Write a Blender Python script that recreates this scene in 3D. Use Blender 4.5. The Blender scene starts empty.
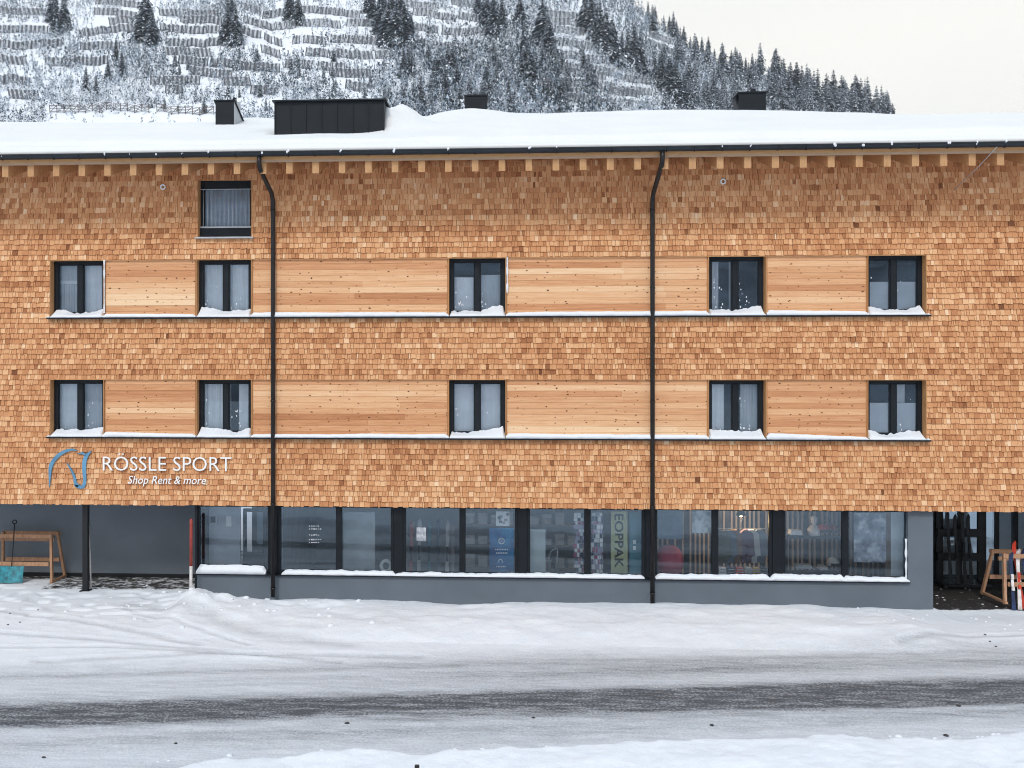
import bpy, math, random
import numpy as np
R = math.radians
random.seed(7); rng = np.random.default_rng(11)
scene = bpy.context.scene
COL = scene.collection
# ------------------------------------------------------------------ camera
F, PX, PY = 996.0, 432.0, 372.0
TH = R(3.33); CY, CZ = -24.0, 5.6
cam = bpy.data.objects.new('camera', bpy.data.cameras.new('camera'))
COL.objects.link(cam)
cam.location = (0, CY, CZ); cam.rotation_euler = (R(90), 0, TH)
cam.data.sensor_width = 36; cam.data.lens = 36*F/1024
cam.data.shift_x = (512-PX)/1024; cam.data.shift_y = -(384-PY)/1024
cam.data.clip_start = 0.1; cam.data.clip_end = 6000
scene.camera = cam
# ------------------------------------------------------------------ sky
SUN_EL, SUN_AZ = R(45), R(192)       # azimuth clockwise from +Y
w = bpy.data.worlds.new('World'); scene.world = w; w.use_nodes = True
nt = w.node_tree; N = nt.nodes; L = nt.links
bg = N['Background']; bg.inputs['Strength'].default_value = 0.1
sky = N.new('ShaderNodeTexSky'); sky.sky_type = 'NISHITA'; sky.sun_disc = False
sky.sun_elevation = SUN_EL; sky.sun_rotation = SUN_AZ; sky.altitude = 1400; sky.air_density = 1.0; sky.dust_density = 2.5
tc = N.new('ShaderNodeTexCoord'); sep = N.new('ShaderNodeSeparateXYZ'); L.new(tc.outputs['Generated'], sep.inputs[0])
cr = N.new('ShaderNodeValToRGB'); L.new(sep.outputs['Z'], cr.inputs[0])
cr.color_ramp.elements[0].position = 0.30; cr.color_ramp.elements[0].color = (9.0, 8.75, 8.1, 1)
cr.color_ramp.elements[1].position = 0.85; cr.color_ramp.elements[1].color = (4.7, 6.15, 8.0, 1)
nz = N.new('ShaderNodeTexNoise'); nz.inputs['Scale'].default_value = 2.2; nz.inputs['Detail'].default_value = 4
L.new(tc.outputs['Generated'], nz.inputs['Vector'])
mr = N.new('ShaderNodeMapRange'); L.new(nz.outputs['Fac'], mr.inputs[0])
mr.inputs[1].default_value = .3; mr.inputs[2].default_value = .7; mr.inputs[3].default_value = .96; mr.inputs[4].default_value = 1.03
sc = N.new('ShaderNodeVectorMath'); sc.operation = 'SCALE'; L.new(cr.outputs[0], sc.inputs[0]); L.new(mr.outputs[0], sc.inputs['Scale'])
mx = N.new('ShaderNodeMix'); mx.data_type = 'RGBA'; mx.inputs[0].default_value = 0.93
L.new(sky.outputs[0], mx.inputs[6]); L.new(sc.outputs[0], mx.inputs[7]); L.new(mx.outputs[2], bg.inputs['Color'])
sl = bpy.data.lights.new('sun', 'SUN'); sl.energy = 1.4; sl.angle = R(13); sl.color = (1, .975, .93)
so = bpy.data.objects.new('sun', sl); COL.objects.link(so)
so.rotation_euler = (R(90)-SUN_EL, 0, math.pi - SUN_AZ)
so.location = (0, -40, 60)
scene.view_settings.view_transform = 'Standard'; scene.view_settings.look = 'None'
scene.view_settings.exposure = 0.42; scene.view_settings.gamma = 1
scene.cycles.filter_width = 1.05
# ------------------------------------------------------------------ pixel measurements -> metres
def ray(x, y):
    u = (x-PX)/F
    return (-math.sin(TH)+math.cos(TH)*u, math.cos(TH)+math.sin(TH)*u, (PY-y)/F)
def P(x, y, Y=0.0):
    d = ray(x, y); s = (Y-CY)/d[1]
    return (d[0]*s, Y, CZ+d[2]*s)
def X(x, Y=0.0): return P(x, 0, Y)[0]
def Z(x, y, Y=0.0): return P(x, y, Y)[2]
def G(x, y, z=0.0):
    d = ray(x, y); s = (z-CZ)/d[2]
    return (d[0]*s, CY+d[1]*s)
# ------------------------------------------------------------------ noise
def vnoise(x, y, seed=0):
    x = np.asarray(x, float); y = np.asarray(y, float)
    xi = np.floor(x).astype(np.int64); yi = np.floor(y).astype(np.int64)
    fx = x-xi; fy = y-yi; fx = fx*fx*(3-2*fx); fy = fy*fy*(3-2*fy)
    def h(a, b):
        n = (a*374761393 + b*668265263 + seed*974634) & 0x7fffffff
        n = ((n ^ (n >> 13))*1274126177) & 0x7fffffff
        return ((n ^ (n >> 16)) & 0xffff)/65535.0
    return (h(xi, yi)*(1-fx)+h(xi+1, yi)*fx)*(1-fy)+(h(xi, yi+1)*(1-fx)+h(xi+1, yi+1)*fx)*fy
def fbm(x, y, seed=0, o=4):
    t = 0; a = .5
    for i in range(o):
        t = t+a*(vnoise(np.asarray(x)*2**i, np.asarray(y)*2**i, seed+i*17)-.5); a *= .5
    return t
def sstep(a, b, v): 
    t = np.clip((np.asarray(v, float)-a)/(b-a), 0, 1); return t*t*(3-2*t)
# ------------------------------------------------------------------ materials
def newmat(name):
    m = bpy.data.materials.new(name); m.use_nodes = True
    return m, m.node_tree.nodes, m.node_tree.links, m.node_tree.nodes['Principled BSDF']
def coords(N, L, scale=(1, 1, 1), kind='Object'):
    t = N.new('ShaderNodeTexCoord'); mp = N.new('ShaderNodeMapping'); mp.inputs['Scale'].default_value = scale
    L.new(t.outputs[kind], mp.inputs[0]); return mp.outputs[0]
def noise(N, L, vec, scale, detail=4, rough=.55):
    n = N.new('ShaderNodeTexNoise'); n.inputs['Scale'].default_value = scale; n.inputs['Detail'].default_value = detail
    n.inputs['Roughness'].default_value = rough
    L.new(vec, n.inputs['Vector']); return n.outputs['Fac']
def ramp(N, L, fac, stops):
    r = N.new('ShaderNodeValToRGB'); L.new(fac, r.inputs[0]); e = r.color_ramp.elements
    while len(e) < len(stops): e.new(.5)
    for i, (p, c) in enumerate(stops):
        e[i].position = p; e[i].color = (*c, 1) if len(c) == 3 else c
    return r.outputs[0]
def math_(N, L, op, a, b=None, clamp=False):
    m = N.new('ShaderNodeMath'); m.operation = op; m.use_clamp = clamp
    for i, v in enumerate((a, b)):
        if v is None: continue
        if isinstance(v, (int, float)): m.inputs[i].default_value = v
        else: L.new(v, m.inputs[i])
    return m.outputs[0]
def mixc(N, L, fac, a, b, mode='MIX'):
    m = N.new('ShaderNodeMix'); m.data_type = 'RGBA'; m.blend_type = mode
    for i, v in ((0, fac), (6, a), (7, b)):
        if isinstance(v, (int, float)): m.inputs[i].default_value = v
        elif isinstance(v, tuple): m.inputs[i].default_value = (*v, 1)
        else: L.new(v, m.inputs[i])
    return m.outputs[2]
def bump(N, L, bsdf, h, strength=.3, dist=.02):
    b = N.new('ShaderNodeBump'); b.inputs['Strength'].default_value = strength; b.inputs['Distance'].default_value = dist
    L.new(h, b.inputs['Height']); L.new(b.outputs[0], bsdf.inputs['Normal'])
def attr(N, name):
    a = N.new('ShaderNodeAttribute'); a.attribute_name = name; return a.outputs['Fac']
def plain(name, c, rough=.6, metal=0., var=.12, scale=3., bmp=0., spec=.4):
    m, N, L, b = newmat(name)
    v = coords(N, L); f = noise(N, L, v, scale, 5)
    lo = tuple(max(0, x*(1-var)) for x in c); hi = tuple(min(1, x*(1+var)) for x in c)
    L.new(ramp(N, L, f, [(.3, lo), (.7, hi)]), b.inputs['Base Color'])
    b.inputs['Roughness'].default_value = rough; b.inputs['Metallic'].default_value = metal
    b.inputs['Specular IOR Level'].default_value = spec
    if bmp: bump(N, L, b, noise(N, L, v, scale*12, 4), bmp, .01)
    return m
def shingle_mat():
    m, N, L, b = newmat('larch shingle')
    t = attr(N, 'tint')
    v = coords(N, L, (60, 60, 5)); g = noise(N, L, v, 1.6, 5, .7)
    v2 = coords(N, L, (.55, .55, .75)); g2 = noise(N, L, v2, 1.0, 3)
    s = math_(N, L, 'ADD', math_(N, L, 'MULTIPLY', math_(N, L, 'SUBTRACT', g, .5), .62), t)
    s = math_(N, L, 'ADD', math_(N, L, 'MULTIPLY', math_(N, L, 'SUBTRACT', g2, .5), .35), s, True)
    c = ramp(N, L, s, [(0, (.15, .055, .024)), (.22, (.36, .14, .058)), (.5, (.58, .272, .124)), (.75, (.74, .425, .222)), (1, (.86, .63, .42))])
    L.new(c, b.inputs['Base Color']); b.inputs['Roughness'].default_value = .75; b.inputs['Specular IOR Level'].default_value = .2
    bump(N, L, b, g, .35, .006); return m
def plank_mat():
    m, N, L, b = newmat('larch plank')
    t = attr(N, 'tint')
    v = coords(N, L, (1.1, 8, 26)); g = noise(N, L, v, 1.0, 6, .72)
    s = math_(N, L, 'ADD', math_(N, L, 'MULTIPLY', math_(N, L, 'SUBTRACT', g, .5), 1.0), t, True)
    c = ramp(N, L, s, [(0, (.40, .155, .065)), (.35, (.58, .275, .13)), (.65, (.73, .42, .225)), (1, (.83, .58, .36))])
    vk0 = coords(N, L, (4.2, 1, 7.4)); nzv = N.new('ShaderNodeTexNoise'); nzv.inputs['Scale'].default_value = 2.0; L.new(vk0, nzv.inputs['Vector']); vma = N.new('ShaderNodeVectorMath'); vma.operation = 'MULTIPLY_ADD'; L.new(nzv.outputs['Color'], vma.inputs[0]); vma.inputs[1].default_value = (.35, .35, .35); L.new(vk0, vma.inputs[2]); vk = vma.outputs[0]; vo = N.new('ShaderNodeTexVoronoi'); vo.inputs['Scale'].default_value = 1.0; vo.inputs['Randomness'].default_value = 1
    vo.voronoi_dimensions = '2D'; sx_ = N.new('ShaderNodeSeparateXYZ'); L.new(vk, sx_.inputs[0]); cx_ = N.new('ShaderNodeCombineXYZ')
    L.new(sx_.outputs['X'], cx_.inputs['X']); L.new(sx_.outputs['Z'], cx_.inputs['Y']); L.new(cx_.outputs[0], vo.inputs['Vector'])
    sepc = N.new('ShaderNodeSeparateColor'); L.new(vo.outputs['Color'], sepc.inputs[0])
    size = math_(N, L, 'MULTIPLY', math_(N, L, 'SUBTRACT', sepc.outputs[0], .18), .112)
    k = math_(N, L, 'GREATER_THAN', size, vo.outputs['Distance'])
    halo = math_(N, L, 'MULTIPLY', math_(N, L, 'GREATER_THAN', math_(N, L, 'MULTIPLY', size, 1.8), vo.outputs['Distance']), .35)
    c = mixc(N, L, halo, c, (.42, .17, .06)); c = mixc(N, L, k, c, (.075, .03, .014))
    L.new(c, b.inputs['Base Color']); b.inputs['Roughness'].default_value = .6; b.inputs['Specular IOR Level'].default_value = .25
    bump(N, L, b, g, .2, .004); return m
def wood_mat(name, lo, hi, sc=(6, 6, 1.2)):
    m, N, L, b = newmat(name)
    g = noise(N, L, coords(N, L, sc), 4, 5, .65)
    L.new(ramp(N, L, g, [(.25, lo), (.75, hi)]), b.inputs['Base Color']); b.inputs['Roughness'].default_value = .7
    b.inputs['Specular IOR Level'].default_value = .25
    bump(N, L, b, g, .25, .005); return m
def snow_mat(name='snow', c=(.87, .885, .91), sc=1.0):
    m, N, L, b = newmat(name)
    v = coords(N, L); a = noise(N, L, v, 1.1*sc, 5); f = noise(N, L, v, 38*sc, 4, .7); f2 = noise(N, L, v, 6*sc, 5)
    L.new(ramp(N, L, a, [(.3, tuple(x*.955 for x in c)), (.7, c)]), b.inputs['Base Color'])
    b.inputs['Roughness'].default_value = .8; b.inputs['Specular IOR Level'].default_value = .15
    bump(N, L, b, math_(N, L, 'ADD', math_(N, L, 'MULTIPLY', f, .35), f2), .4, .04); return m
def ground_mat():
    m, N, L, b = newmat('packed snow and asphalt')
    d = attr(N, 'dirt'); p = attr(N, 'patch')
    rot = N.new('ShaderNodeTexCoord'); mp = N.new('ShaderNodeMapping'); L.new(rot.outputs['Object'], mp.inputs[0])
    mp.inputs['Rotation'].default_value = (0, 0, -math.atan(.14)); mp.inputs['Scale'].default_value = (.8, 4.4, 1)
    st = noise(N, L, mp.outputs[0], 1.5, 6, .68)
    v = coords(N, L); fine = noise(N, L, v, 22, 6, .8); med = noise(N, L, v, 2.4, 5, .62)
    # dirty, driven-over snow
    k = math_(N, L, 'ADD', math_(N, L, 'MULTIPLY', math_(N, L, 'SUBTRACT', st, .5), 1.5), math_(N, L, 'MULTIPLY', math_(N, L, 'SUBTRACT', fine, .5), 2.4))
    k = math_(N, L, 'ADD', k, .95); k = math_(N, L, 'MULTIPLY', k, d, True)
    snow = ramp(N, L, med, [(.3, (.80, .835, .88)), (.7, (.87, .89, .92))])
    c = mixc(N, L, k, snow, (.088, .093, .102))
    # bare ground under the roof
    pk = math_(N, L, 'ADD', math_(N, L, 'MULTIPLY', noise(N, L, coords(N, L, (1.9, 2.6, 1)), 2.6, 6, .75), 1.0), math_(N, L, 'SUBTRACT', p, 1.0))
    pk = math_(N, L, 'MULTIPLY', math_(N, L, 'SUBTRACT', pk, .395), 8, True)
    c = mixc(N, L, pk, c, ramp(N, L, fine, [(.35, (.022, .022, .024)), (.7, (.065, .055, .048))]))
    L.new(c, b.inputs['Base Color']); b.inputs['Roughness'].default_value = .75; b.inputs['Specular IOR Level'].default_value = .2
    h = math_(N, L, 'ADD', math_(N, L, 'MULTIPLY', fine, .5), math_(N, L, 'MULTIPLY', med, 1.2))
    bump(N, L, b, math_(N, L, 'ADD', h, math_(N, L, 'MULTIPLY', math_(N, L, 'MULTIPLY', st, d), 1.2)), .7, .05)
    return m
def glass_mat(name, refl=2.4, tint=(.86, .9, .93), rough=.012):
    m, N, L, b = newmat(name); N.remove(b)
    out = [n for n in N if n.type == 'OUTPUT_MATERIAL'][0]
    t = N.new('ShaderNodeBsdfTransparent'); t.inputs[0].default_value = (*tint, 1)
    g = N.new('ShaderNodeBsdfGlossy'); g.inputs['Roughness'].default_value = rough; g.inputs[0].default_value = (.70, .86, 1, 1)
    fr = N.new('ShaderNodeFresnel'); fr.inputs[0].default_value = 1.5
    bp = N.new('ShaderNodeBump'); bp.inputs['Strength'].default_value = .02; bp.inputs['Distance'].default_value = .02
    L.new(noise(N, L, coords(N, L), 1.3, 2), bp.inputs['Height']); L.new(bp.outputs[0], g.inputs['Normal'])
    mixn = N.new('ShaderNodeMixShader'); L.new(math_(N, L, 'MULTIPLY', fr.outputs[0], refl, True), mixn.inputs[0])
    L.new(t.outputs[0], mixn.inputs[1]); L.new(g.outputs[0], mixn.inputs[2]); L.new(mixn.outputs[0], out.inputs[0]); return m
def emit_mat(name, c, s):
    m, N, L, b = newmat(name); b.inputs['Base Color'].default_value = (*c, 1)
    b.inputs['Emission Color'].default_value = (*c, 1); b.inputs['Emission Strength'].default_value = s; return m
def poster_mat(name, c1, c2, c3, scale=4.):
    m, N, L, b = newmat(name)
    f = noise(N, L, coords(N, L), scale, 6, .6)
    L.new(ramp(N, L, f, [(.35, c1), (.5, c2), (.62, c3)]), b.inputs['Base Color']); b.inputs['Roughness'].default_value = .5; return m

M = dict(
    shingle=shingle_mat(), plank=plank_mat(), snow=snow_mat('snow', (.80, .82, .855)), roofsnow=snow_mat('roof snow', (.77, .765, .75), .7), ground=ground_mat(),
    rafter=wood_mat('rafter timber', (.43, .225, .10), (.55, .32, .16)), reveal=wood_mat('larch reveal', (.40, .19, .08), (.56, .30, .13)),
    soffit=wood_mat('soffit boards', (.40, .20, .08), (.55, .31, .14), (1.2, 9, 9)),
    trestle=wood_mat('weathered trestle timber', (.30, .15, .085), (.52, .31, .19)),
    dark=plain('anthracite metal', (.007, .010, .014), .5, .0, .2, 3., 0, .25), pipe=plain('dark brown pipe', (.022, .02, .02), .4, .4, .25),
    gutter=plain('gutter metal', (.02, .024, .03), .4, .4, .2),
    render_=plain('grey render', (.125, .148, .175), .9, 0, .07, 1.2, .25), carport=plain('dark grey render', (.165, .188, .215), .9, 0, .08, 1.1, .25),
    concrete=plain('concrete', (.30, .30, .30), .9, 0, .1), black=plain('black', (.008, .009, .011), .5),
    glass=glass_mat('window glass', 1.35, (.97, .98, .99)), recessglass=glass_mat('recess glass', 4.5, (.95, .97, .98)), shopglass=glass_mat('shop glass', 1.8, (.96, .98, .99)),
    curtain=plain('sheer curtain', (.88, .89, .90), .9, 0, .06, 3), film=plain('frosted film', (.56, .58, .60), .8, 0, .06, 3),
    room=plain('dark room wall', (.10, .07, .05), .9), shopwall=plain('shop wall', (.40, .42, .46), .9),
    shopfloor=plain('shop floor', (.09, .085, .085), .4), white=plain('white paint', (.78, .78, .77), .5, 0, .05),
    zinc=plain('zinc sheet', (.42, .44, .47), .5, .3, .1), blue=plain('sign blue', (.11, .27, .42), .45, 0, .25, 3), letter=plain('sign white', (.84, .84, .84), .4, 0, .03),
    teal=plain('teal plastic', (.015, .19, .24), .5, 0, .6, 9), red=plain('red paint', (.33, .05, .035), .5, 0, .25, 6), orange=plain('red ski top', (.55, .045, .02), .4, 0, .2, 5),
    navy=plain('navy ski top', (.015, .03, .085), .4, 0, .4, 8), whitep=plain('scuffed white paint', (.66, .62, .60), .6, 0, .2, 9),
    bark=plain('bark', (.07, .055, .045), .9), needle=plain('spruce needles', (.042, .060, .070), .85, 0, .45, .35, 0, .1),
    frost=plain('frosted twigs', (.34, .40, .47), .9, 0, .35, .5, 0, .1), tsnow=plain('snow on branches', (.74, .77, .82), .9, 0, .05, 1, 0, .1),
    post=plain('barrier post', (.14, .145, .16), .9), timber=plain('barrier timber', (.27, .28, .30), .9, 0, .3, .6), hill=snow_mat('hillside snow', (.85, .87, .9), .12),
    clod=plain('dark clod', (.05, .047, .045), .9), slat=wood_mat('pale slat', (.36, .31, .29), (.50, .45, .42)),
)
# ------------------------------------------------------------------ mesh building
def link(o): COL.objects.link(o); return o
class MB:
    def __init__(s): s.v = []; s.f = []; s.m = []; s.t = []; s.sm = []
    def add(s, vs, fs, mat=0, tint=.5, smooth=False):
        b = len(s.v); s.v += vs
        for f in fs: s.f.append([b+i for i in f]); s.m.append(mat); s.t.append(tint); s.sm.append(smooth)
    def box(s, x0, x1, y0, y1, z0, z1, mat=0, tint=.5, bev=0.):
        if bev:
            b = bev
            vs = []
            for z, i in ((z0, b), (z0+b, 0), (z1-b, 0), (z1, b)):
                for (px, py) in ((x0+b, y0+i), (x1-b, y0+i), (x1-i, y0+b), (x1-i, y1-b), (x1-b, y1-i), (x0+b, y1-i), (x0+i, y1-b), (x0+i, y0+b)):
                    vs.append((px, py, z))
            fs = [list(range(7, -1, -1)), list(range(24, 32))]
            for l in range(3):
                for k in range(8): fs.append([l*8+k, l*8+(k+1) % 8, l*8+8+(k+1) % 8, l*8+8+k])
            s.add(vs, fs, mat, tint); return
        s.add([(x0, y0, z0), (x1, y0, z0), (x1, y1, z0), (x0, y1, z0), (x0, y0, z1), (x1, y0, z1), (x1, y1, z1), (x0, y1, z1)],
              [(0, 3, 2, 1), (4, 5, 6, 7), (0, 1, 5, 4), (1, 2, 6, 5), (2, 3, 7, 6), (3, 0, 4, 7)], mat, tint)
    def bar(s, a, b, w, d, mat=0, up=(0, 0, 1)):
        a = np.array(a, float); b = np.array(b, float); t = b-a; t /= np.linalg.norm(t)
        u = np.cross(t, np.array(up, float))
        if np.linalg.norm(u) < 1e-4: u = np.cross(t, (0, 1, 0))
        u /= np.linalg.norm(u); n = np.cross(u, t)
        vs = []
        for p in (a, b):
            for i, j in ((-1, -1), (1, -1), (1, 1), (-1, 1)): vs.append(tuple(p+u*i*w/2+n*j*d/2))
        s.add(vs, [(3, 2, 1, 0), (4, 5, 6, 7), (0, 1, 5, 4), (1, 2, 6, 5), (2, 3, 7, 6), (3, 0, 4, 7)], mat)
    def tube(s, pts, r, n=10, mat=0, caps=True):
        pts = [np.array(p, float) for p in pts]; rs = r if isinstance(r, (list, tuple)) else [r]*len(pts)
        b = len(s.v); ref = None
        for i, p in enumerate(pts):
            t = pts[min(i+1, len(pts)-1)]-pts[max(i-1, 0)]; t /= np.linalg.norm(t)
            if ref is None:
                ref = np.cross(t, (0, 0, 1)) if abs(t[2]) < .9 else np.cross(t, (0, 1, 0))
            ref = ref-t*np.dot(ref, t); ref /= np.linalg.norm(ref); q = np.cross(t, ref)
            for k in range(n):
                a = 2*math.pi*k/n; s.v.append(tuple(p+(ref*math.cos(a)+q*math.sin(a))*rs[i]))
        for i in range(len(pts)-1):
            for k in range(n):
                s.f.append([b+i*n+k, b+i*n+(k+1) % n, b+(i+1)*n+(k+1) % n, b+(i+1)*n+k]); s.m.append(mat); s.t.append(.5); s.sm.append(True)
        if caps:
            for base, rev in ((b, True), (b+(len(pts)-1)*n, False)):
                f = [base+k for k in range(n)]; s.f.append(f[::-1] if rev else f); s.m.append(mat); s.t.append(.5); s.sm.append(False)
    def prism(s, poly, y0, y1, mat=0):      # polygon in XZ extruded along Y
        n = len(poly); vs = [(p[0], y0, p[1]) for p in poly]+[(p[0], y1, p[1]) for p in poly]
        fs = [list(range(n)), list(range(2*n-1, n-1, -1))]+[(k, n+k, n+(k+1) % n, (k+1) % n) for k in range(n)]
        s.add(vs, fs, mat)
    def build(s, name, mats, parent=None, loc=None):
        me = bpy.data.meshes.new(name); me.from_pydata(s.v, [], s.f)
        for m in (mats if isinstance(mats, (list, tuple)) else [mats] if mats else []): me.materials.append(m)
        n = len(s.f)
        me.polygons.foreach_set('material_index', s.m); me.polygons.foreach_set('use_smooth', s.sm)
        if any(t != .5 for t in s.t):
            a = me.attributes.new('tint', 'FLOAT', 'FACE'); a.data.foreach_set('value', np.array(s.t, np.float32))
        me.update()
        o = link(bpy.data.objects.new(name, me)); o.parent = parent
        if loc: o.location = loc
        return o
def grid_mesh(name, Xs, Ys, Zs, mat, smooth=True, attrs=None, mask=None, parent=None):
    h, w_ = Xs.shape
    co = np.stack([Xs, Ys, Zs], -1).reshape(-1, 3)
    idx = np.arange(h*w_).reshape(h, w_)
    q = np.stack([idx[:-1, :-1], idx[:-1, 1:], idx[1:, 1:], idx[1:, :-1]], -1).reshape(-1, 4)
    if mask is not None: q = q[mask.reshape(-1)]
    used, inv = np.unique(q, return_inverse=True); co = co[used]; q = inv.reshape(-1, 4)
    me = bpy.data.meshes.new(name)
    me.vertices.add(len(co)); me.vertices.foreach_set('co', co.astype(np.float32).ravel())
    me.loops.add(q.size); me.loops.foreach_set('vertex_index', q.astype(np.int32).ravel())
    me.polygons.add(len(q)); me.polygons.foreach_set('loop_start', np.arange(0, q.size, 4, dtype=np.int32))
    me.update(calc_edges=True)
    me.polygons.foreach_set('use_smooth', [smooth]*len(q))
    for k, a in (attrs or {}).items():
        at = me.attributes.new(k, 'FLOAT', 'POINT'); at.data.foreach_set('value', a.reshape(-1)[used].astype(np.float32))
    me.materials.append(mat); me.validate(); me.update()
    o = link(bpy.data.objects.new(name, me)); o.parent = parent; return o
def tri_mesh(name, co, fa, mi, mats):
    me = bpy.data.meshes.new(name); k = fa.shape[1]
    me.vertices.add(len(co)); me.vertices.foreach_set('co', np.asarray(co, np.float32).ravel())
    me.loops.add(fa.size); me.loops.foreach_set('vertex_index', fa.astype(np.int32).ravel())
    me.polygons.add(len(fa)); me.polygons.foreach_set('loop_start', np.arange(0, fa.size, k, dtype=np.int32))
    for m in mats: me.materials.append(m)
    me.polygons.foreach_set('material_index', mi.astype(np.int32)); me.update(calc_edges=True); me.validate(); return me
def tag(o, label=None, cat=None, group=None, kind=None):
    if label: o['label'] = label
    if cat: o['category'] = cat
    if group: o['group'] = group
    if kind: o['kind'] = kind
    return o
def empty(name, loc, label, cat, group=None):
    o = link(bpy.data.objects.new(name, None)); o.location = loc; o.empty_display_size = .2
    return tag(o, label, cat, group)
def one(name, mb, mats, label, cat, group=None): return tag(mb.build(name, mats), label, cat, group)

# ------------------------------------------------------------------ ground
XL, XR = X(196), X(935)
def dist_poly(Xg, Yg, pts):
    d = np.full(Xg.shape, 1e9)
    for (ax, ay), (bx, by) in zip(pts[:-1], pts[1:]):
        l2 = (bx-ax)**2+(by-ay)**2; t = np.clip(((Xg-ax)*(bx-ax)+(Yg-ay)*(by-ay))/l2, 0, 1)
        d = np.minimum(d, np.hypot(Xg-ax-t*(bx-ax), Yg-ay-t*(by-ay)))
    return d
TRACKS = [([(0, 630), (100, 636), (220, 646), (340, 655)], .10), ([(130, 606), (200, 618), (260, 632), (350, 640)], .22),
          ([(0, 642), (120, 642), (260, 650)], .08), ([(0, 612), (90, 622), (200, 640)], .10), ([(40, 655), (200, 648), (420, 650)], .12),
          ([(120, 610), (180, 624), (250, 640)], .06), ([(900, 640), (960, 632), (1024, 630)], .1)]
def ground_fields(Xg, Yg):
    v = Yg-.14*Xg
    wig = fbm(Xg*.35, Yg*.35, 3)
    z = .03*fbm(Xg*.5, Yg*.8, 9)+.02*fbm(Xg*2.3, Yg*2.3, 21)
    left = 1-sstep(XL-.5, XL+.9, Xg)
    z = z+.15*left*sstep(-4.5, -1.5, Yg)
    bank = sstep(XL-.35, XL+.35, Xg)*(1-sstep(XR-1.6, XR-.2, Xg))
    prof = np.interp(Yg, [-4.2, -3.5, -2.9, -2.3, -1.2, -.5, 0, .3], [0, .01, .15, .22, .24, .16, .06, .05])
    z = z+bank*prof*(1+1.3*fbm(Xg*.45, Yg*.7, 5))
    z = z+bank*.10*fbm(Xg*1.1, Yg*1.6, 33)*sstep(-4, -2.2, Yg)
    z = z-.10*bank*np.exp(-((Xg-X(462))/.8)**2)*np.exp(-(Yg/.7)**2)
    for (hx, hy, r, h) in ((XL+.15, -.25, .6, .17), (XL+.9, -.9, .9, .13), (XL+2.2, -1.3, .6, .10), (XL+3.4, -1.0, .6, .09), (XL+.5, -1.3, .7, .10)):
        g = np.exp(-(((Xg-hx)/r)**2+((Yg-hy)/(r*.8))**2))
        z = z+h*g*(1+1.5*fbm(Xg*2.6, Yg*2.6, 44))
    # berm in the foreground
    fe = -9.25+.45*fbm(Xg*.6, Yg*0, 61)*2+.18*fbm(Xg*2.5, Yg*0, 62)-1.4*sstep(-3.6, -5.2, Xg)
    bm = sstep(0, -.55, v-fe)
    z = z+bm*(.22+.12*fbm(Xg*1.4, Yg*1.4, 71)+.04*fbm(Xg*6, Yg*6, 72))
    road = sstep(-3.7, -4.6, v+.7*wig)*(1-bm)
    z = z-.05*road+.018*road*fbm(Xg*.6, v*7, 81)
    dirt = .27*road+.05
    n1 = fbm(Xg*.25, v*2.2, 91)
    dirt = dirt+road*(1.1*np.exp(-np.abs((v+7.0+.5*n1)/.62)**2.6)*(.95+.9*n1+.5*fbm(Xg*.5, v*5, 93))+.26*np.exp(-((v+5.35)/.42)**2)*sstep(-7, 3, Xg)+.14*np.exp(-((v+8.25)/.35)**2)
            +.15*np.exp(-((v+4.75)/.2)**2)+.34*n1)
    dirt = dirt*(1-.95*bm)
    for pts, wd in TRACKS:
        d = dist_poly(Xg, Yg, [G(*p, .1) for p in pts]); g = np.exp(-(d/wd)**2)
        z = z-.022*g+.010*np.exp(-((d-wd*2)/(wd*.7))**2); dirt = dirt+.22*g
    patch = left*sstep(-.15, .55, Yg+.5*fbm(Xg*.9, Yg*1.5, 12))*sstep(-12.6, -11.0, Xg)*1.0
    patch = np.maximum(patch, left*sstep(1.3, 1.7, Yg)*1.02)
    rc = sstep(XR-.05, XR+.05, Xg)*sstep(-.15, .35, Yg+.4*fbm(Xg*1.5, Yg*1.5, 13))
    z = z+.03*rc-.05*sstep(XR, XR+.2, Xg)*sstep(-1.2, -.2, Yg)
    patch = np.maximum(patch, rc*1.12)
    foot = sstep(.52, .70, vnoise(Xg*3.2, Yg*4.2, 101))*left*sstep(-3.0, -1.4, Yg)
    z = z-.05*foot*(1-patch)
    return z, np.clip(dirt, 0, 1), np.clip(patch, 0, 1.3), road
xs = np.arange(-17, 17.001, .05); ys = np.arange(-13.5, 6.01, .05)
Xg, Yg = np.meshgrid(xs, ys)
Zg, Dg, Pg, Rg = ground_fields(Xg, Yg)
cm = (Rg[:-1, :-1]+Rg[1:, 1:])/2 > .5
inside = (Xg[:-1, :-1] > XL+.2) & (Xg[:-1, :-1] < XR-.3) & (Yg[:-1, :-1] > .35)
at = {'dirt': Dg, 'patch': Pg}
grid_mesh('snow_ground', Xg, Yg, Zg, M['ground'], attrs=at, mask=~cm & ~inside)['kind'] = 'structure'
grid_mesh('road', Xg, Yg, Zg, M['ground'], attrs=at, mask=cm)['kind'] = 'structure'
def gz(x, y): return float(ground_fields(np.array([[x]]), np.array([[y]]))[0][0, 0])
# far snow sheet out to the horizon
fx = np.concatenate([np.linspace(-1450, -60, 24), np.linspace(-40, 40, 17), np.linspace(60, 1450, 24)])
fX, fY = np.meshgrid(fx, fx); fZ = -.16+.5*fbm(fX*.02, fY*.02, 7)*sstep(30, 120, np.hypot(fX, fY))
grid_mesh('far_snowfield', fX, fY, fZ, M['hill'])['kind'] = 'structure'

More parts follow.
